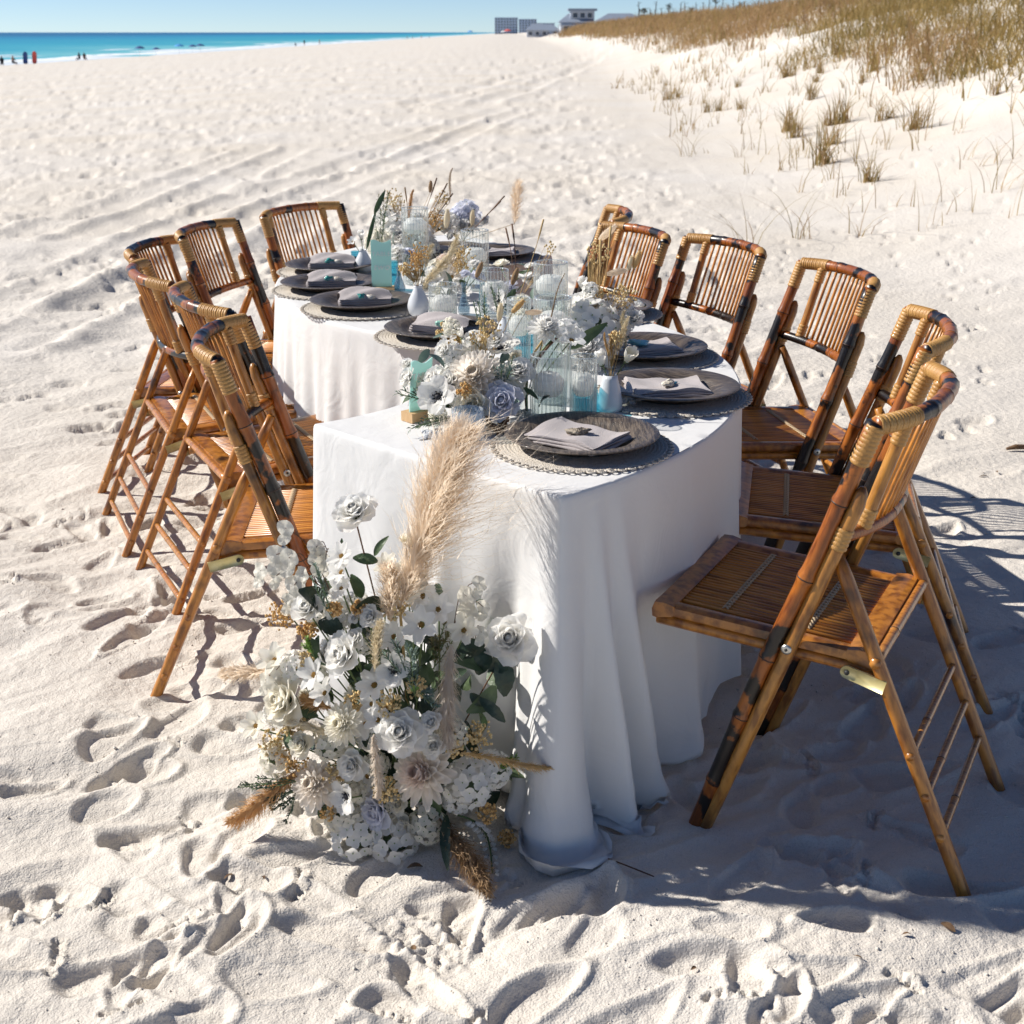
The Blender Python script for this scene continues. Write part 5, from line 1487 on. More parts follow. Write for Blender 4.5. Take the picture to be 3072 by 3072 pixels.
# ------------------------------------------------------------------ candles in ribbed glass cylinders
cw = ['front candle cylinder, short, beside the blue jar', 'tall candle cylinder behind the front one', 'tallest candle cylinder, right of the table centre', 'tall candle cylinder left of the table centre', 'tall candle cylinder among the far flowers',
      'short candle cylinder in the middle of the table', 'short candle cylinder beside the pale teardrop vase', 'slim candle cylinder half hidden by the tall ones', 'slim candle cylinder behind the front blue jar']
for i, (x, y, r, h) in enumerate(CANDLES):
    root = empty('candle_cylinder', (x, y, T + .001))
    mb = MB(); seg = 168
    rows = []
    for ro, zz in ((r * .9, 0), (r, .003), (r, h * .5), (r, h - .003), (r - .0006, h), (r - .0022, h), (r - .0028, h - .004)):
        rows.append([((ro + .0016 * abs(math.cos(k * PI / 6)) - .0008) * math.cos(2 * PI * k / seg), (ro + .0016 * abs(math.cos(k * PI / 6)) - .0008) * math.sin(2 * PI * k / seg), zz) for k in range(seg)])
    mb.grid(rows, 'glass', closed_u=True)
    mb.add([(0, 0, .008)] + [((r - .003) * math.cos(2 * PI * k / 24), (r - .003) * math.sin(2 * PI * k / 24), .008) for k in range(24)], [(0, k + 1, (k + 1) % 24 + 1) for k in range(24)], 'glass')
    obj('glass_cylinder', mb, root)
    mb = MB()
    for k in range(26):
        a = 2 * PI * (k + .3 * (i % 3)) / 26; ca_, sa_ = math.cos(a), math.sin(a); ro = r + .0010
        mb.tube([(ro * ca_, ro * sa_, .004), (ro * ca_, ro * sa_, h * .5), (ro * ca_, ro * sa_, h - .001)], .00085, 'glass_rib', 4, cap=False)
    mb.tube([(r * math.cos(a), r * math.sin(a), h) for a in np.linspace(0, 2 * PI, 49)], .0013, 'glass_rib', 5, cap=False)
    mb.lathe([(r * .55, .0045), (r * .98, .0045), (r * 1.0, .0005)], 'glass_rib', 32)
    obj('glass_ribs', mb, root)
    zc = h * (.58 if h > .2 else .55) - .012
    if h > .2: zc = h - .075
    mb = MB(); mb.lathe([(r - .0032, .010), (r - .0032, zc + .006)], 'water_in', 32)
    obj('water', mb, root)
    rc = r - .0042
    mb = MB(); mb.lathe([(.001, zc - .012), (rc * .70, zc - .010), (rc * .92, zc - .002), (rc * .995, zc + .012), (rc, zc + .024), (rc * .97, zc + .0275), (rc * .80, zc + .029), (rc * .74, zc + .037), (rc * .62, zc + .040), (.001, zc + .038)], 'wax', 40)
    cd = obj('floating_candle', mb, root)
    mb = MB(); mb.tube([(0, 0, zc + .040), (.001, 0, zc + .048)], .0009, 'wick', 5); obj('wick', mb, cd)
    tag(root, 'clear ribbed glass, ' + cw[i], 'candle', 'candle cylinders on the table')

# jars
jl = ['bright aqua glass jar with a ribbed collar in front of the candles', 'aqua glass jar behind the front arrangement', 'small blue glass jar beside the far left napkin', 'blue glass jar under the short middle candle', 'aqua glass jar half hidden behind the far table sign']
for i, (x, y, r, h) in enumerate(JARS):
    root = empty('glass_jar', (x, y, T + .001))
    mb = MB(); seg = 40
    prof = [(.001, .001), (r * .9, .001), (r, .005), (r, h * .62), (r * .97, h * .70), (r * .86, h * .76), (r * .90, h * .79), (r * .86, h * .82), (r * .90, h * .85), (r * .86, h * .88), (r * .92, h * .95), (r * .88, h), (r * .82, h * .98), (r * .80, h * .74), (r * .92, h * .62), (r * .92, .010), (.001, .008)]
    rows = [[(q * (1 + (.022 * math.cos(k * PI * 2 / 5) if .05 < z / h < .65 and q > r * .95 else 0)) * math.cos(2 * PI * k / seg), q * (1 + (.022 * math.cos(k * PI * 2 / 5) if .05 < z / h < .65 and q > r * .95 else 0)) * math.sin(2 * PI * k / seg), z) for k in range(seg)] for q, z in prof]
    mb.grid(rows, 'glass_aqua', closed_u=True)
    obj('jar_body', mb, root)
    mb = MB(); mb.tube([(r * .93 * math.cos(a), r * .93 * math.sin(a), h * .775) for a in np.linspace(0, 2 * PI, 28)], .0012, 'glass_aqua', 5); obj('jar_collar', mb, root)
    tag(root, jl[i], 'jar', 'aqua glass jars on the table')

# ceramic vases
vl = ['pale grey teardrop vase beside the left plates', 'pale grey teardrop vase at the far left near the table sign', 'speckled white tapered vase beside the blue jar on the right', 'pale grey vase behind the front arrangement']
for i, (x, y, r, h) in enumerate(VASES):
    if i == 2: prof = [(.001, .001), (.9, .0), (1.0, .10), (.98, .25), (.80, .60), (.60, .88), (.54, 1.0), (.47, .99), (.5, .8)]
    else: prof = [(.001, .0), (.62, .0), (.85, .09), (.99, .25), (1.0, .36), (.88, .54), (.58, .76), (.40, .90), (.37, .96), (.42, 1.0), (.34, .99), (.30, .85)]
    mb = MB(); mb.lathe([(q * r, z * h) for q, z in prof], 'ceramic_speckled' if i == 2 else 'ceramic', 36)
    tag(obj('ceramic_vase', mb, None, (x, y, T + .001)), vl[i], 'vase', 'ceramic vases on the table')
bl = ['smoky glass bud vase right of the far table sign', 'clear bud vase with brown stems in front of the candle cylinders', 'slim greenish bud vase beside the short candles']
for i, (x, y, r, h) in enumerate(BUDS):
    mb = MB(); mb.lathe([(q * r, z * h) for q, z in [(.001, .01), (.85, .0), (1.0, .08), (.95, .22), (.60, .45), (.36, .66), (.32, .86), (.48, 1.0), (.42, .99), (.28, .85), (.32, .64), (.55, .44), (.88, .22), (.9, .08), (.001, .05)]], 'glass' if i == 1 else 'glass_smoke', 28)
    tag(obj('bud_vase', mb, None, (x, y, T + .001)), bl[i], 'vase', 'bud vases on the table')

# table number signs
def sign(x, y, rz, lean, wd, ht, word, label, rzt=0):
    root = empty('table_sign', (x, y, T + .001), rz)
    mb = MB(); mb.box((0, 0, .011), (wd * 2 * 1.22, .040, .022), 'sign_wood'); sharp(obj('wooden_base', mb, root), 30)
    mb = MB(); n = 14
    front = [(-wd, -.0016, .012), (wd, -.0016, .012)] + [(wd - 2 * wd * k / n, -.0016, ht - .0045 + .005 * math.cos(PI * 2.2 * k / n + .4)) for k in range(n + 1)]
    back = [(a, .0016, c) for a, b, c in front]; m_ = len(front)
    mb.add(front + back, [tuple(range(m_)), tuple(range(2 * m_ - 1, m_ - 1, -1))] + [(k, (k + 1) % m_, m_ + (k + 1) % m_, m_ + k) for k in range(m_)], 'acrylic')
    pl = obj('acrylic_plate', mb, root, (0, 0, 0), (lean, 0, 0))
    sharp(pl, 30)
    for txt, size, zz, shear in (('TABLE', wd * .62, ht * .70, 0.0), (word, wd * .95, ht * .44, .25)):
        cu = bpy.data.curves.new('lettering', 'FONT'); cu.body = txt; cu.size = size; cu.align_x = 'CENTER'; cu.shear = shear; cu.extrude = .0008; cu.space_character = 1.1
        tmp = bpy.data.objects.new('lettering', cu); COL.objects.link(tmp)
        dg = bpy.context.evaluated_depsgraph_get(); me = bpy.data.meshes.new_from_object(tmp.evaluated_get(dg))
        bpy.data.objects.remove(tmp, do_unlink=True)
        me.materials.clear(); me.materials.append(M['letter_white'])
        obj('lettering', me, pl, (0, -.0028, zz), (PI / 2, 0, 0))
    tag(root, label, 'sign')
x, y, r, h = SIGNS[0]
sign(x, y, .10, 0, r, h, 'two', 'mint acrylic table number sign on a wood block at the far left of the table')
x, y, r, h = SIGNS[1]
sign(x - .004, y + .01, .75, .10, .030, .142, 'one', 'mint acrylic table number sign half buried in the front arrangement')

# votive, starfish, coral
x, y, r, h = VOTIVE
mb = MB(); seg = 48
rows = []
for q, z in [(.001, .002), (.80, .0), (.96, .12), (1.0, .35), (.98, .65), (.90, .92), (.88, 1.0), (.82, .985), (.86, .6), (.86, .14), (.001, .10)]:
    rows.append([(q * r * (1 + .02 * math.sin(k * 2.7 + z * 30)) * math.cos(2 * PI * k / seg), q * r * (1 + .02 * math.sin(k * 1.9 + z * 21)) * math.sin(2 * PI * k / seg), z * h) for k in range(seg)])
mb.grid(rows, 'glass_crackle', closed_u=True)
tag(obj('votive_glass', mb, None, (x, y, T + .001)), 'frosted crackle glass votive at the front edge behind the pampas', 'votive')
def starfish(mname, R, seed):
    mb = MB(); rows = []
    for t in (0, .12, .3, .5, .7, .88, 1.0):
        row = []
        for k in range(40):
            a = 2 * PI * k / 40
            rr = R * (.34 + .66 * abs(math.cos(2.5 * a)) ** 1.9)
            hgt = .30 * R * (1 - t ** 1.5) + .05 * R * math.sin(k * 3.1 + t * 9 + seed) * t * (1 - t) + .12 * R * t * abs(math.cos(2.5 * a)) * math.sin(a + seed)
            row.append((rr * t * math.cos(a + .08 * math.sin(t * 5 + seed)), rr * t * math.sin(a), max(hgt, .001)))
        rows.append(row)
    mb.grid(rows, mname, closed_u=True)
    return mb.mesh('starfish')
st = ['white starfish at the front edge beside the wood block', 'white starfish behind the front plate', 'pale starfish propped between the two right plates', 'pale starfish at the foot of the teardrop vase']
for i, (x, y, r, h) in enumerate(STARS):
    o = obj('starfish', starfish('star', max(r * 1.35, .035), i), None, (x, y, T + (.004 if i != 2 else .022)), (.1, 0, i) if i != 2 else (.9, .3, .6))
    tag(o, st[i], 'starfish', 'starfish on the table')
mb = MB(); rs = random.Random(4)
def branch(p, d, ln, r, lev):
    q = p + d * ln
    mb.tube([p, p.lerp(q, .5) + Vector((rs.gauss(0, .002), rs.gauss(0, .002), 0)), q], [r, r * .85, r * .7], 'coral', 6)
    if lev > 0:
        for _ in range(3):
            branch(p.lerp(q, rs.uniform(.6, 1)), (d + Vector((rs.gauss(0, .7), rs.gauss(0, .7), rs.gauss(.1, .5)))).normalized(), ln * .7, r * .75, lev - 1)
for k in range(5): branch(Vector((0, 0, .006)), Vector((math.cos(k * 1.26), math.sin(k * 1.26), .8)).normalized(), .024, .0055, 2)
tag(obj('driftwood_coral', mb, None, (CORAL[0], CORAL[1], T)), 'knotted brown coral branch between the front arrangement and front plate', 'coral')

# ------------------------------------------------------------------ table flower arrangements
def arrangement(name, flowers, label, seed, dome=.0, leaves=10, sprays=()):
    xs_ = [f[1][0] for f in flowers]; ys_ = [f[1][1] for f in flowers]
    c = Vector((sum(xs_) / len(xs_), sum(ys_) / len(ys_) + .03, T))
    root = empty(name, tuple(c)); rs = random.Random(seed)
    for i, (k, p, r, col) in enumerate(flowers):
        ax = (Vector(p) - (c + Vector((0, .02, .02)))).normalized() * .8 + Vector((-.42, -.52, .5)) + Vector((rs.gauss(0, .2), 0, rs.gauss(0, .2)))
        place_flower(root, k, p, r * 1.32, col, ax, i + seed)
    for i in range(int(len(flowers) * 1.3)):          # small filler blooms between the big ones
        f = rs.choice(flowers); p = Vector(f[1]) + Vector((rs.gauss(0, .045), rs.gauss(.02, .03), rs.gauss(0, .025))); p.z = max(p.z, T + .03)
        place_flower(root, rs.choice(['cosmos', 'rose', 'hydrangea', 'tulip', 'rose']), p, rs.uniform(.018, .030), rs.choice('wwc'), Vector((rs.gauss(-.4, .3), -.5, rs.gauss(.6, .2))), i + seed * 3)
    mb = MB()
    for i, (k, p, r, col) in enumerate(flowers):
        stem_mesh(mb, Vector(p) - c - Vector((0, 0, r * .4)), Vector((rs.gauss(0, .03), rs.gauss(0, .02), .002)), .0016, 'stem_green', .01, i)
    for i in range(leaves * 2):
        f = rs.choice(flowers); p = Vector(f[1]) - c + Vector((rs.gauss(0, .03), rs.uniform(.0, .04), rs.gauss(-.02, .02))); p.z = max(p.z, .01)
        d = Vector((rs.gauss(0, .7), rs.gauss(-.2, .4), rs.gauss(.1, .5))).normalized()
        leaf(mb, p, p + d * rs.uniform(.035, .06), .02, rs.choice(['leaf_green', 'leaf_dark', 'leaf_sage']), up=(rs.gauss(0, 1), -.4, 1))
    obj('foliage', mb, root)
    for kind, p, *a in sprays:
        mb = MB()
        if kind == 'berry': berries(mb, Vector(p) - c, a[0], 'berry_' + a[1], seed, a[2] if len(a) > 2 else 55, root=(0, 0, .01)); obj('dried_berry_spray', mb, root)
        if kind == 'sprig': sprig(mb, Vector(p) - c, Vector(a[0]) - c, a[1], 'leaf_' + a[2], seed + 3, 26); obj('herb_sprig', mb, root)
        if kind == 'bunny':
            d = Vector(a[0]); q = Vector(p) - c
            bunny(mb, q, d, a[1], a[1] * .24, 'plume_' + a[2], seed); mb.tube(smooth_path([Vector((0, 0, .01)), q * .5 + Vector((.0, 0, .02)), q], 4), .0008, 'stem_straw', 4); obj('hare_tail_grass', mb, root)
        if kind == 'plume':
            plume(mb, Vector(p) - c, Vector(a[0]) - c, a[1], 'plume_' + a[2], seed + 5, bend=a[3] if len(a) > 3 else .2, n=700, feather=1.6); mb.tube([(0, 0, .01), Vector(p) - c], .0012, 'stem_straw', 4); obj('pampas_plume', mb, root)
        if kind == 'reed':
            q = Vector(p) - c; mb.tube(smooth_path([Vector((0, 0, .01)), q * .6 + Vector((.006, 0, .01)), q], 4), [.0012] * 6 + [.0030] * 3, 'stem_brown' if len(a) < 1 else a[0], 5); obj('reed', mb, root)
        if kind == 'blade':
            leaf(mb, Vector(p) - c, Vector(a[0]) - c, a[1], 'leaf_green', up=(0, -1, .2), curve=.05); obj('leaf_blade', mb, root)
    return tag(root, label, 'flowers', 'flower arrangements on the table')

arrangement('table_flower_arrangement', TABLE_FRONT, 'front table arrangement of anemones, roses and a blush dahlia behind the votive', 2, leaves=14, sprays=[
    ('berry', (-.155, 3.10, .945), .022, 'gold'), ('berry', (-.06, 3.03, .955), .040, 'gold', 90), ('berry', (-.105, 2.90, .855), .018, 'amber'), ('berry', (-.13, 3.09, .925), .018, 'gold'),
    ('sprig', (-.11, 2.93, .79), (-.20, 2.86, .775), .03, 'fir'), ('sprig', (-.02, 2.97, .84), (.0, 2.93, .895), .035, 'sage'), ('sprig', (-.18, 3.0, .80), (-.23, 2.98, .83), .03, 'fir'), ('sprig', (-.06, 3.08, .92), (-.065, 3.10, 1.02), .022, 'sage'),
    ('bunny', (-.03, 3.10, .965), (.12, 0, 1), .042, 'cream'), ('bunny', (.0, 3.10, .985), (.7, 0, .75), .040, 'gold'), ('bunny', (.03, 3.10, .985), (1, 0, .05), .038, 'tan')])
arrangement('table_flower_arrangement', TABLE_RIGHT, 'white dahlia and hydrangea arrangement right of the candles', 8, sprays=[
    ('berry', (.30, 3.62, .93), .035, 'gold', 80), ('berry', (.24, 3.66, .92), .03, 'gold'), ('plume', (.30, 3.56, .80), (.305, 3.55, .90), .012, 'cream'), ('blade', (.14, 3.35, .845), (.235, 3.33, .915), .030),
    ('bunny', (.26, 3.75, .965), (1, 0, .2), .055, 'tan'), ('bunny', (.24, 3.80, 1.05), (.8, 0, .7), .06, 'tan'), ('bunny', (.33, 3.72, .985), (.35, 0, 1), .05, 'gold'), ('bunny', (.315, 3.72, .98), (.25, 0, 1), .04, 'cream'), ('reed', (.24, 3.74, 1.06), 'stem_straw'), ('reed', (.27, 3.78, 1.09), 'stem_straw'), ('berry', (.235, 3.76, 1.02), .035, 'gold', 70)])
arrangement('table_flower_arrangement', TABLE_BACK, 'far left mass of white roses and hydrangea with tall dried stems', 14, sprays=[
    ('blade', (-.53, 5.34, .93), (-.485, 5.34, 1.02), .022), ('blade', (-.56, 5.30, .80), (-.52, 5.33, .95), .016), ('reed', (-.41, 5.35, 1.03), 'plume_brown'), ('reed', (-.29, 5.40, 1.06)), ('reed', (-.25, 5.40, 1.04)), ('reed', (-.23, 5.42, 1.00)),
    ('plume', (-.40, 5.33, .90), (-.37, 5.33, 1.02), .014, 'orange', .1), ('bunny', (-.32, 5.45, 1.0), (.1, 0, 1), .045, 'brown'), ('berry', (-.47, 5.50, .96), .05, 'gold', 110), ('berry', (-.30, 5.40, .90), .045, 'amber', 90), ('berry', (-.38, 5.30, .86), .03, 'amber'),
    ('berry', (-.27, 5.42, .98), .03, 'gold'), ('sprig', (-.50, 5.30, .80), (-.50, 5.30, .93), .03, 'sage'), ('sprig', (-.50, 5.40, .88), (-.49, 5.40, 1.0), .03, 'olive'), ('bunny', (-.25, 5.25, .89), (.1, 0, 1), .07, 'cream'), ('plume', (-.25, 5.55, .95), (-.22, 5.55, 1.08), .010, 'pale')])
arrangement('table_flower_arrangement', TABLE_FAR, 'lavender white hydrangea bunch farthest back on the table', 20, sprays=[
    ('plume', (.01, 5.60, .86), (.03, 5.60, 1.02), .05, 'tan', .05), ('reed', (-.03, 5.5, .98)), ('reed', (-.045, 5.5, .96)), ('bunny', (-.16, 5.55, .86), (.05, 0, 1), .06, 'cream'), ('berry', (-.28, 5.62, .86), .03, 'amber')])
arrangement('table_flower_arrangement', TABLE_MID, 'blush peony with small white roses in the middle of the table', 26, sprays=[
    ('plume', (-.29, 4.45, .80), (-.20, 4.45, .98), .032, 'cream', -.22), ('berry', (-.15, 4.50, .87), .045, 'gold', 110), ('berry', (-.16, 4.52, .91), .03, 'gold')])
arrangement('table_flower_arrangement', TABLE_CENTRE, 'white daisies and a lavender bloom between the tall candles', 32, sprays=[
    ('berry', (.12, 4.35, .95), .02, 'gold', 20), ('bunny', (.0, 4.30, .84), (.35, 0, 1), .055, 'brown'), ('bunny', (-.11, 4.20, .88), (.4, 0, 1), .05, 'brown'), ('reed', (.10, 4.4, 1.03), 'stem_straw'), ('sprig', (-.03, 3.95, .78), (-.04, 3.95, .90), .025, 'sage'), ('reed', (-.02, 4.50, .99)), ('reed', (.0, 4.52, 1.0))])

# stems standing in the vases
def vase_stem(p0, items, label, nm='flower_stem'):
    root = empty(nm, tuple(p0)); c = Vector(p0)
    for i, (kind, p, r, col) in enumerate(items):
        q = Vector(p) - c
        mb = MB()
        if kind == 'plume':
            plume(mb, q * .45, q, r, 'plume_' + col, i + 3, bend=.12, n=480, feather=1.6); mb.tube([(0, 0, -.03), q * .45], .0011, 'stem_straw', 4); obj('grass_plume', mb, root)
        elif kind == 'berry':
            berries(mb, q, r, 'berry_' + col, i, 80, root=(0, 0, 0)); mb.tube([(0, 0, -.03), q * .5], .001, 'stem_straw', 4); obj('dried_berry_spray', mb, root)
        elif kind == 'thick':
            mb.tube(smooth_path([(0, 0, -.07), (.0, 0, .01), q * .55 + Vector((-.008, 0, .006)), q], 5), [.0035] * 10 + [.0028] * 6, 'stem_' + col, 6); obj('stem', mb, root)
        else:
            stem_mesh(mb, (0, 0, -.03), q, .0013, 'stem_green', .006, i); obj('stem', mb, root)
            place_flower(root, kind, p, r, col, Vector((.1 * math.sin(i * 3), -.6, .6)) + q.normalized() * .4, i)
    return tag(root, label, 'flowers', 'stems in the small vases')
x, y, r, h = VASES[0]
vase_stem((x, y, T + h), [('berry', (x + .005, y, T + h + .10), .035, 'amber'), ('berry', (x - .01, y + .01, T + h + .06), .03, 'amber'), ('plume', (x + .05, y + .02, T + h + .12), .016, 'cream'), ('berry', (x - .04, y, T + h + .05), .02, 'gold')], 'orange dried spray in the pale teardrop vase')
x, y, r, h = VASES[1]
vase_stem((x, y, T + h), [('tulip', (x - .005, y, T + h + .05), .026, 'w'), ('cosmos', (x - .035, y - .01, T + h + .03), .022, 'w')], 'white open bloom in the far left teardrop vase')
x, y, r, h = VASES[2]
vase_stem((x, y, T + h), [('tulip', (x + .040, y - .01, T + h + .045), .032, 'c'), ('tulip', (x - .022, y, T + h + .035), .030, 'w'), ('plume', (x + .004, y, T + h + .10), .006, 'gold'), ('plume', (x - .012, y, T + h + .10), .005, 'gold'), ('plume', (x + .045, y + .02, T + h + .13), .012, 'cream'), ('berry', (x + .01, y, T + h + .09), .016, 'gold')], 'cream blooms and straw stems in the speckled vase')
x, y, r, h = BUDS[0]
vase_stem((x, y, T + h), [('rose', (x - .005, y, T + h + .055), .030, 'w'), ('rose', (x + .035, y + .01, T + h + .05), .024, 'l')], 'two white roses in the smoky bud vase')
x, y, r, h = BUDS[1]
vase_stem((x, y, T + h), [('thick', (x + .085, y + .02, T + h + .12), .0, 'brown'), ('thick', (x + .06, y + .02, T + h + .10), .0, 'green'), ('thick', (x + .035, y, T + h + .10), .0, 'straw'), ('dahlia', (x + .045, y + .03, T + h + .125), .045, 'w'), ('cosmos', (x + .10, y, T + h + .10), .036, 'w'), ('plume', (x + .095, y + .05, T + h + .24), .003, 'brown'), ('hydrangea', (x + .09, y + .03, T + h + .115), .030, 'w')], 'white blooms on thick brown stems leaning over the front candle')
x, y, r, h = BUDS[2]
vase_stem((x, y, T + h), [('rose', (x + .005, y, T + h + .03), .018, 'l'), ('rose', (x + .045, y, T + h + .02), .026, 'l'), ('rose', (x + .035, y + .02, T + h + .055), .024, 'w')], 'small lavender roses in the slim greenish bud vase')
# ------------------------------------------------------------------ people on the far beach
def person(x, y, rz, pose, wear, skin_top, label, hgt=1.72):
    k = hgt / 1.72
    V = []; E = []; R = []
    def v(p, r, par=None):
        V.append(p); R.append(r)
        if par is not None: E.append((par, len(V) - 1))
        return len(V) - 1
    if pose == 'sit':
        pz = .30
        a = v((0, 0, pz), .15); b = v((0, .03, pz + .28), .135, a); c = v((0, .02, pz + .50), .12, b); d = v((0, 0, pz + .60), .055, c); v((0, -.02, pz + .70), .095, d); 
        v((0, -.02, pz + .80), .07, len(V) - 1)
        for s in (-1, 1):
            sh = v((s * .17, .02, pz + .46), .055, c); el = v((s * .22, -.14, pz + .26), .042, sh); wr = v((s * .16, -.32, pz + .18), .034, el); v((s * .14, -.40, pz + .17), .03, wr)
            h = v((s * .10, -.03, pz - .04), .09, a); kn = v((s * .13, -.42, pz + .02), .065, h); an = v((s * .13, -.56, .07), .045, kn); v((s * .13, -.70, .04), .035, an)
    else:
        st = .16 if pose == 'walk' else .03
        a = v((0, 0, .95), .15); b = v((0, .01, 1.20), .13, a); c = v((0, 0, 1.42), .125, b); d = v((0, -.01, 1.50), .055, c); e = v((0, -.02, 1.58), .09, d); v((0, -.01, 1.67), .075, e)
        for s in (-1, 1):
            sh = v((s * .18, 0, 1.39), .055, c); el = v((s * .24, s * st * .6, 1.12), .042, sh); wr = v((s * .24, s * st - .06, .88), .034, el); v((s * .235, s * st - .08, .79), .03, wr)
            h = v((s * .10, 0, .88), .09, a); kn = v((s * .11, -s * st * .5, .50), .062, h); an = v((s * .11, -s * st, .09), .042, kn); v((s * .12, -s * st - .12, .04), .035, an)
    me = bpy.data.meshes.new('person'); me.from_pydata([(p[0] * k, p[1] * k, p[2] * k) for p in V], E, [])
    o = bpy.data.objects.new('person', me); COL.objects.link(o)
    sk = o.modifiers.new('skin', 'SKIN'); sd = o.modifiers.new('sub', 'SUBSURF'); sd.levels = 1; sd.render_levels = 1
    lay = me.skin_vertices[0].data if me.skin_vertices else None
    if lay is None:
        bpy.context.view_layer.objects.active = o
        bpy.ops.mesh.customdata_skin_add(); lay = me.skin_vertices[0].data
    for i, r in enumerate(R): lay[i].radius = (r * k, r * k)
    lay[0].use_root = True
    dg = bpy.context.evaluated_depsgraph_get(); m2 = bpy.data.meshes.new_from_object(o.evaluated_get(dg))
    o.modifiers.clear(); o.data = m2
    m2.materials.clear()
    for nm in ('skin', 'wear_' + wear): m2.materials.append(M[nm])
    lo, hi = ((.45, .98) if pose == 'sit' else (.62, 1.42))
    if skin_top: hi = hi - .45
    for p in m2.polygons:
        c = p.center; zz = c.z / k
        cl = (zz < .36 and c.y > -.35) if pose == 'sit' else False
        p.material_index = 1 if (lo * (.5 if pose == 'sit' else 1) < zz < hi and abs(c.x) < .26 * k) or zz > (1.02 if pose == 'sit' else 1.63) or cl else 0
        p.use_smooth = True
    o.location = (x, y, float(terrain(x, y)) - .02 if x > -58 else SEA - .05); o.rotation_euler = (0, 0, rz)
    tag(o, label, 'person', 'people far down the beach')
    return o
P_ = [(-58.5, 165, .3, 'sit', 'dark', False, 'person in dark clothes sitting at the waterline, farthest left'),
 (-58.6, 169, 1.0, 'sit', 'dark', True, 'person in black sitting by the water, left of the blue and red boards'),
 (-58.6, 195, -.4, 'sit', 'dark', False, 'left one of a dark pair sitting by the water'),
 (-58.2, 196, .6, 'sit', 'brown', False, 'right one of a dark pair sitting by the water'),
 (-58.5, 390, .5, 'sit', 'grey', False, 'crouching person left of the dark standing figure on the far shore'),
 (-58.5, 407, .2, 'stand', 'dark', False, 'person in black standing at the far shoreline'),
 (-58.2, 437, 1.2, 'walk', 'brown', True, 'bare-shouldered person walking right of the dark standing figure'),
 (-54.8, 757, .2, 'stand', 'grey', False, 'tiny grey figure, first of the distant group before the town'),
 (-50.5, 735, 1.4, 'walk', 'brown', False, 'tiny brown figure, second of the distant group before the town'),
 (-49.5, 790, .4, 'stand', 'red', True, 'tiny reddish figure, third of the distant group before the town'),
 (-50.5, 880, .8, 'sit', 'brown', False, 'tiny seated figure, last of the distant group before the town')]
for a in P_: person(*a)
# boards, umbrellas, tents
def board(x, y, mname, label):
    mb = MB(); n = 12
    pts = [(.28 * math.cos(a) * (1 if math.sin(a) > 0 else 1), .75 + .75 * math.sin(a)) for a in np.linspace(-PI / 2, 1.5 * PI, 24)[:-1]]
    pts = [(max(-.27, min(.27, px * 1.3)), pz) for px, pz in pts]; m_ = len(pts)
    mb.add([(a, -.03, b) for a, b in pts] + [(a, .03, b + .02) for a, b in pts], [tuple(range(m_)), tuple(range(2 * m_ - 1, m_ - 1, -1))] + [(k, (k + 1) % m_, m_ + (k + 1) % m_, m_ + k) for k in range(m_)], mname)
    tag(obj('bodyboard', mb, None, (x, y, float(terrain(x, y)) - .06), (.18, .08, .3)), label, 'board', 'boards stuck upright in the sand')
board(-58.2, 172, 'canvas_blue', 'navy board standing upright in the sand by the water at left')
board(-57.6, 173.5, 'canvas_red', 'red board standing upright in the sand by the water at left')
def umbrella(x, y, mname, label, s=1.0, low=False):
    root = empty('beach_umbrella', (x, y, float(terrain(x, y)) if x > -58 else SEA))
    mb = MB(); mb.tube([(0, 0, -.2), (.1, 0, 2.1 * s)], .025, 'pole_white', 6); obj('pole', mb, root)
    mb = MB(); rows = []
    for t in (0, .35, .7, 1): rows.append([(.1 + 1.15 * s * t * math.cos(2 * PI * k / 16), 1.15 * s * t * math.sin(2 * PI * k / 16), 2.12 * s - .55 * s * t ** 1.6 + (.05 * s if k % 2 else 0) * t) for k in range(16)])
    mb.grid(rows, mname, closed_u=True); obj('canopy', mb, root)
    tag(root, label, 'umbrella', 'umbrellas far down the beach')
umbrella(-58.4, 226, 'canvas_blue', 'leftmost dark blue beach umbrella at the waterline', .75)
umbrella(-58.3, 236, 'canvas_blue', 'low dark blue beach umbrella right of the leftmost one', .6)
umbrella(-58.2, 252, 'canvas_sky', 'sky blue beach umbrella in the middle of the shore', .8)
umbrella(-58.5, 264, 'canvas_blue', 'dark blue beach umbrella right of the sky blue one', .7)
umbrella(-58.4, 270, 'canvas_blue', 'rightmost dark blue beach umbrella at the waterline', .75)
umbrella(-1.5, 487, 'canvas_red', 'red beach umbrella in front of the far town', 1.25)
umbrella(-2.9, 495, 'pole_white', 'white beach umbrella left of the red one', 1.05)
umbrella(-22, 760, 'canvas_sky', 'sky blue beach umbrella left of the far hotel', 1.5)

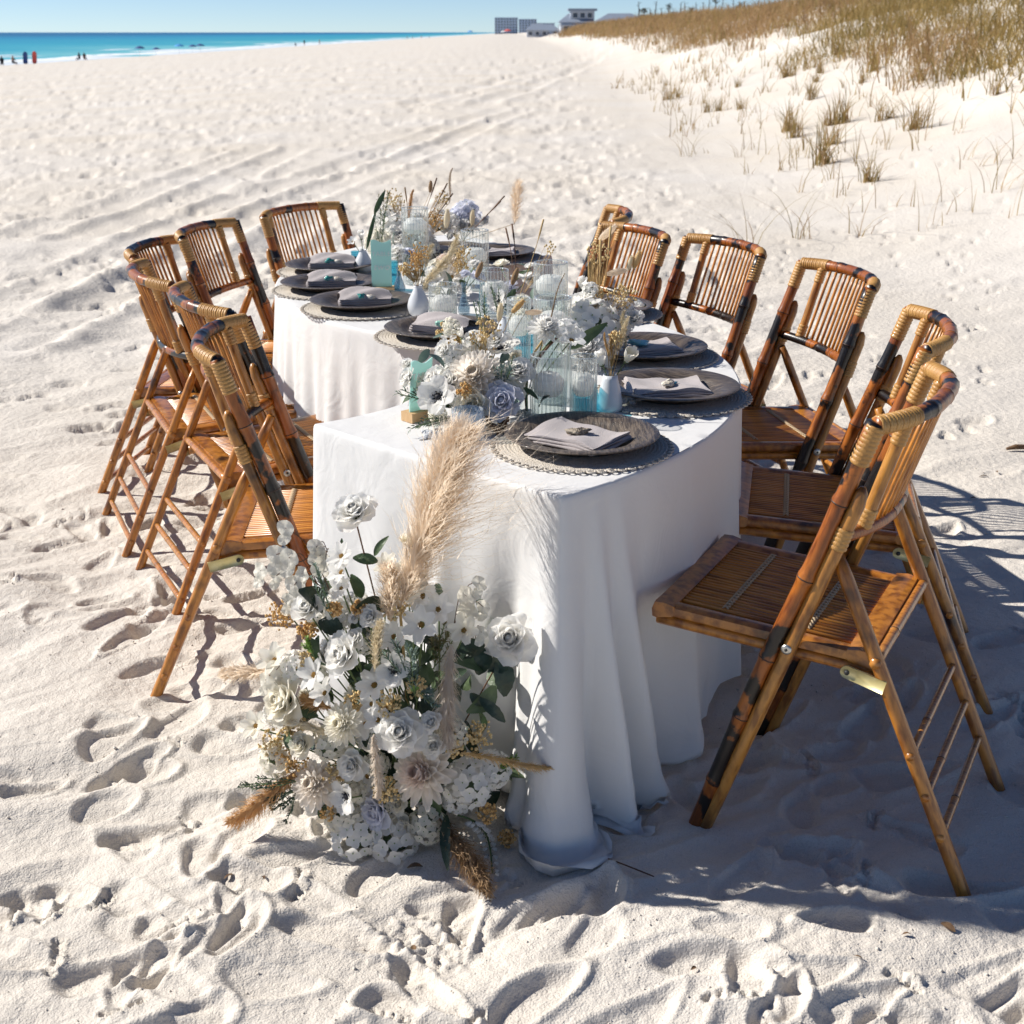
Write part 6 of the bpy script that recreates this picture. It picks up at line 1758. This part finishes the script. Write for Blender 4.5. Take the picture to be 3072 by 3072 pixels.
# ------------------------------------------------------------------ buildings behind the dunes
def windows(root, wall_y, xs_, zs_, w_, h_):
    for z in zs_:
        for x in xs_:
            mb = MB(); mb.box((x, wall_y - .06, z), (w_ + .24, .14, h_ + .24), 'pole_white'); f = obj('window', mb, root); sharp(f, 30)
            mb = MB(); mb.box((x, wall_y - .12, z), (w_, .06, h_), 'pane'); sharp(obj('pane', mb, f), 30)
def block(name, x, y, z, w_, d_, h_, wallm, roofm, floors, cols, label, roof='hip', over=.5, cat='building'):
    root = empty(name, (x, y, z))
    mb = MB(); mb.box((0, 0, h_ / 2), (w_, d_, h_), wallm); sharp(obj('wall', mb, root), 30)
    mb = MB()
    if roof == 'hip':
        mb.add([(-w_ / 2 - over, -d_ / 2 - over, h_), (w_ / 2 + over, -d_ / 2 - over, h_), (w_ / 2 + over, d_ / 2 + over, h_), (-w_ / 2 - over, d_ / 2 + over, h_), (-w_ / 4, 0, h_ + d_ * .22), (w_ / 4, 0, h_ + d_ * .22)],
               [(0, 1, 5, 4), (1, 2, 5), (2, 3, 4, 5), (3, 0, 4), (3, 2, 1, 0)], roofm)
    else:
        mb.box((0, 0, h_ + .2), (w_ + over, d_ + over, .4), roofm)
    sharp(obj('roof', mb, root), 20)
    fh = h_ / floors
    windows(root, -d_ / 2, [(-.5 + (k + .5) / cols) * w_ for k in range(cols)], [fh * (f + .52) for f in range(floors)], w_ / cols * .5, fh * .5)
    return tag(root, label, cat)
HB = 1.1
r_ = block('beach_house', 14.2, 320, HB - 1.0, 7.2, 8, 3.6, 'stucco_hazed', 'roof_hazed', 1, 3, 'pale beach house with a dark flat-topped tower behind the dune grass', cat='house')
mb = MB(); mb.box((1.2, 0, 5.0), (5.2, 5.5, 1.9), 'stucco_hazed'); tw = obj('upper_storey', mb, r_); sharp(tw, 30)
mb = MB(); mb.box((1.2, 0, 6.15), (6.3, 6.5, .45), 'roof_hazed'); sharp(obj('upper_roof', mb, tw), 30)
windows(r_, -2.75, [-.4, 1.2, 2.8], [5.0], 1.0, 1.0)
for k in range(4):
    mb = MB(); mb.box((-4.1 - .0 * k, -4.4 - .0, 1.4 + .9 * 0), (.18, .18, 3.0), 'stucco_hazed') if k == 0 else mb.box((-3.5 + 2.4 * k, -5.4, 1.4), (.18, .18, 2.9), 'stucco_hazed')
    obj('porch_post', mb, r_)
mb = MB(); mb.box((0, -4.9, 2.9), (8.4, 1.9, .18), 'stucco_hazed'); sharp(obj('balcony', mb, r_), 30)
block('low_house', 24.5, 330, HB + .8, 10.5, 8, 2.0, 'stucco_hazed', 'roof_hazed', 1, 4, 'long low house with a grey roof right of the tower house', cat='house', over=.6)
block('low_house', 3.8 + 3.5, 420, .3, 6.0, 8, 1.9, 'stucco_hazed', 'roof_hazed', 1, 3, 'small grey house left of the tower house', cat='house')
block('low_house', 8.2 + 3, 470, .4, 8, 8, 1.8, 'stucco_haze_blue', 'roof_hazed', 1, 3, 'small haze-blue house second left of the tower house', cat='house')
block('hotel', -7.5, 1900, -1, 30, 20, 20.5, 'stucco_haze_blue', 'stucco_haze_blue', 6, 8, 'far haze-blue hotel block at the end of the beach', 'flat')
block('hotel', 21, 1950, -1, 24, 20, 19.0, 'stucco_haze_blue', 'stucco_haze_blue', 6, 6, 'lower haze-blue hotel wing right of the far hotel block', 'flat')
block('apartment_block', 28, 1300, -1, 20, 15, 10, 'stucco_haze_blue', 'roof_hazed', 3, 5, 'far apartment block between the hotel and the houses', 'flat')
block('apartment_block', 20, 900, -.5, 13, 12, 4.5, 'stucco_hazed', 'roof_hazed', 2, 4, 'pale two-storey block left of the small houses', 'flat')

# thin pines and posts along the dune skyline
rs = random.Random(21)
pl_names = []
ords = ['first', 'second', 'third', 'fourth', 'fifth', 'sixth', 'seventh', 'eighth', 'ninth', 'tenth', 'eleventh', 'twelfth', 'thirteenth', 'fourteenth', 'fifteenth', 'sixteenth', 'seventeenth', 'eighteenth', 'nineteenth', 'twentieth', 'twenty-first', 'twenty-second']
for k in range(22):
    y = rs.uniform(170, 240); px = 1190 + k * 10.5 + rs.uniform(-3, 3)
    x = (px - 966) / 1932 * .749 * y
    z = float(terrain(x, y)) - .3; h = rs.uniform(1.7, 3.4) * (y / 200)
    root = empty('dead_pine', (x, y, z))
    mb = MB(); mb.tube([(0, 0, 0), (rs.uniform(-.1, .1), 0, h * .5), (rs.uniform(-.2, .2), 0, h)], [.10, .08, .03], 'bark', 6)
    for q in range(5):
        a = rs.random() * 6.28; zz = h * rs.uniform(.5, .98); mb.tube([(0, 0, zz), (math.cos(a) * .35, math.sin(a) * .35, zz + .15)], [.025, .01], 'bark', 4)
    obj('trunk', mb, root)
    if k % 4 == 1:
        mb = MB()
        for q in range(60):
            c = Vector((rs.gauss(0, .22), rs.gauss(0, .22), h * rs.uniform(.72, 1.02)))
            leaf(mb, c, c + Vector((rs.gauss(0, .2), rs.gauss(0, .2), rs.gauss(.05, .12))), .12, 'shrub', up=(rs.gauss(0, 1), rs.gauss(0, 1), 1), n=3)
        obj('crown', mb, root)
    tag(root, 'thin bare pine on the dune skyline, ' + ords[k] + ' from the left', 'tree', 'thin pines on the skyline')
def bush(x, y, w_, h_, label):
    z = float(terrain(x, y)) - .1
    root = empty('shrub', (x, y, z)); mb = MB()
    for q in range(260):
        t = rs.random(); a = rs.random() * 6.28; r = w_ * rs.random() ** .5 * (1 - .5 * t); c = Vector((r * math.cos(a), r * .7 * math.sin(a), h_ * t * (1 - .5 * (r / w_) ** 2)))
        leaf(mb, c, c + Vector((rs.gauss(0, .25), rs.gauss(0, .2), rs.gauss(.1, .15))), .16, 'shrub', up=(rs.gauss(0, 1), rs.gauss(0, 1), 1), n=3)
    obj('crown', mb, root)
    mb = MB()
    for q in range(5): mb.tube([(0, 0, 0), (rs.gauss(0, .3), rs.gauss(0, .2), h_ * .7)], [.05, .015], 'bark', 5)
    obj('trunk', mb, root)
    tag(root, label, 'shrub', 'dark shrubs on the dune skyline')
bush(24.0, 215, 1.8, 1.5, 'dark shrub right of the low long house on the skyline')
bush(31.0, 205, 1.5, 1.3, 'dark shrub in the middle of the pine row')
bush(20.5, 225, 1.6, 1.2, 'dark shrub at the left end of the pine row')

# ------------------------------------------------------------------ small litter on the sand
mb = MB(); pts = [Vector((x, y, gz(x, y) + .010)) for x, y in TWIG]
mb.tube(smooth_path(pts, 5), [.0016] * 10 + [.0011], 'stem_brown', 6)
tag(obj('twig', mb), 'thin dark curved twig on the shaded sand in front of the table', 'twig')
mb = MB(); rs2 = random.Random(8)
mb.tube([(-.06, 0, .010), (-.02, .004, .014), (.03, 0, .012), (.07, .006, .010)], [.006, .011, .010, .006], 'litter', 7)
mb.tube([(-.01, 0, .015), (-.03, -.02, .03)], [.005, .003], 'litter', 5)
tag(obj('driftwood_piece', mb, None, (DRIFT[0], DRIFT[1], gz(*DRIFT) + .004), (0, 0, .2)), 'short dark piece of driftwood at the right edge of the sand', 'driftwood')
ll = ['dark crumpled leaf at lower right beside the shadow edge', 'small brown leaf near the dug sand in the foreground', 'brown scrap in front of the floor flowers', 'orange brown scrap left of the floor flowers', 'tiny scrap at the left of the foreground sand', 'reddish scrap at the lower right edge',
      'tiny brown scrap in the foreground centre', 'dark scrap just in front of the flower shadow', 'dark scrap right of the brown pampas', 'thin brown stick in the sunlit foreground at right', 'tiny scrap below the left plume of the floor flowers', 'dry leaf right of the front chair, farthest right', 'dry leaf right of the front chair, at the frame edge',
      'dry leaf right of the front chair, nearest of three', 'small dark scrap behind the front chair backs', 'small scrap on the sand right of the chair backs']
for i, (x, y) in enumerate(LITTER):
    mb = MB(); L = .008 + .004 * (i % 3)
    leaf(mb, (-L, 0, .004), (L, 0, .006), L * (.5 if i == 9 else .9), 'litter', up=(0, .2, 1), fold=.45, curve=.12, n=6)
    tag(obj('dry_leaf', mb, None, (x, y, gz(x, y) - .001), (.15 * math.sin(i), 0, i * 1.7)), ll[i], 'leaf', 'dry scraps on the sand')
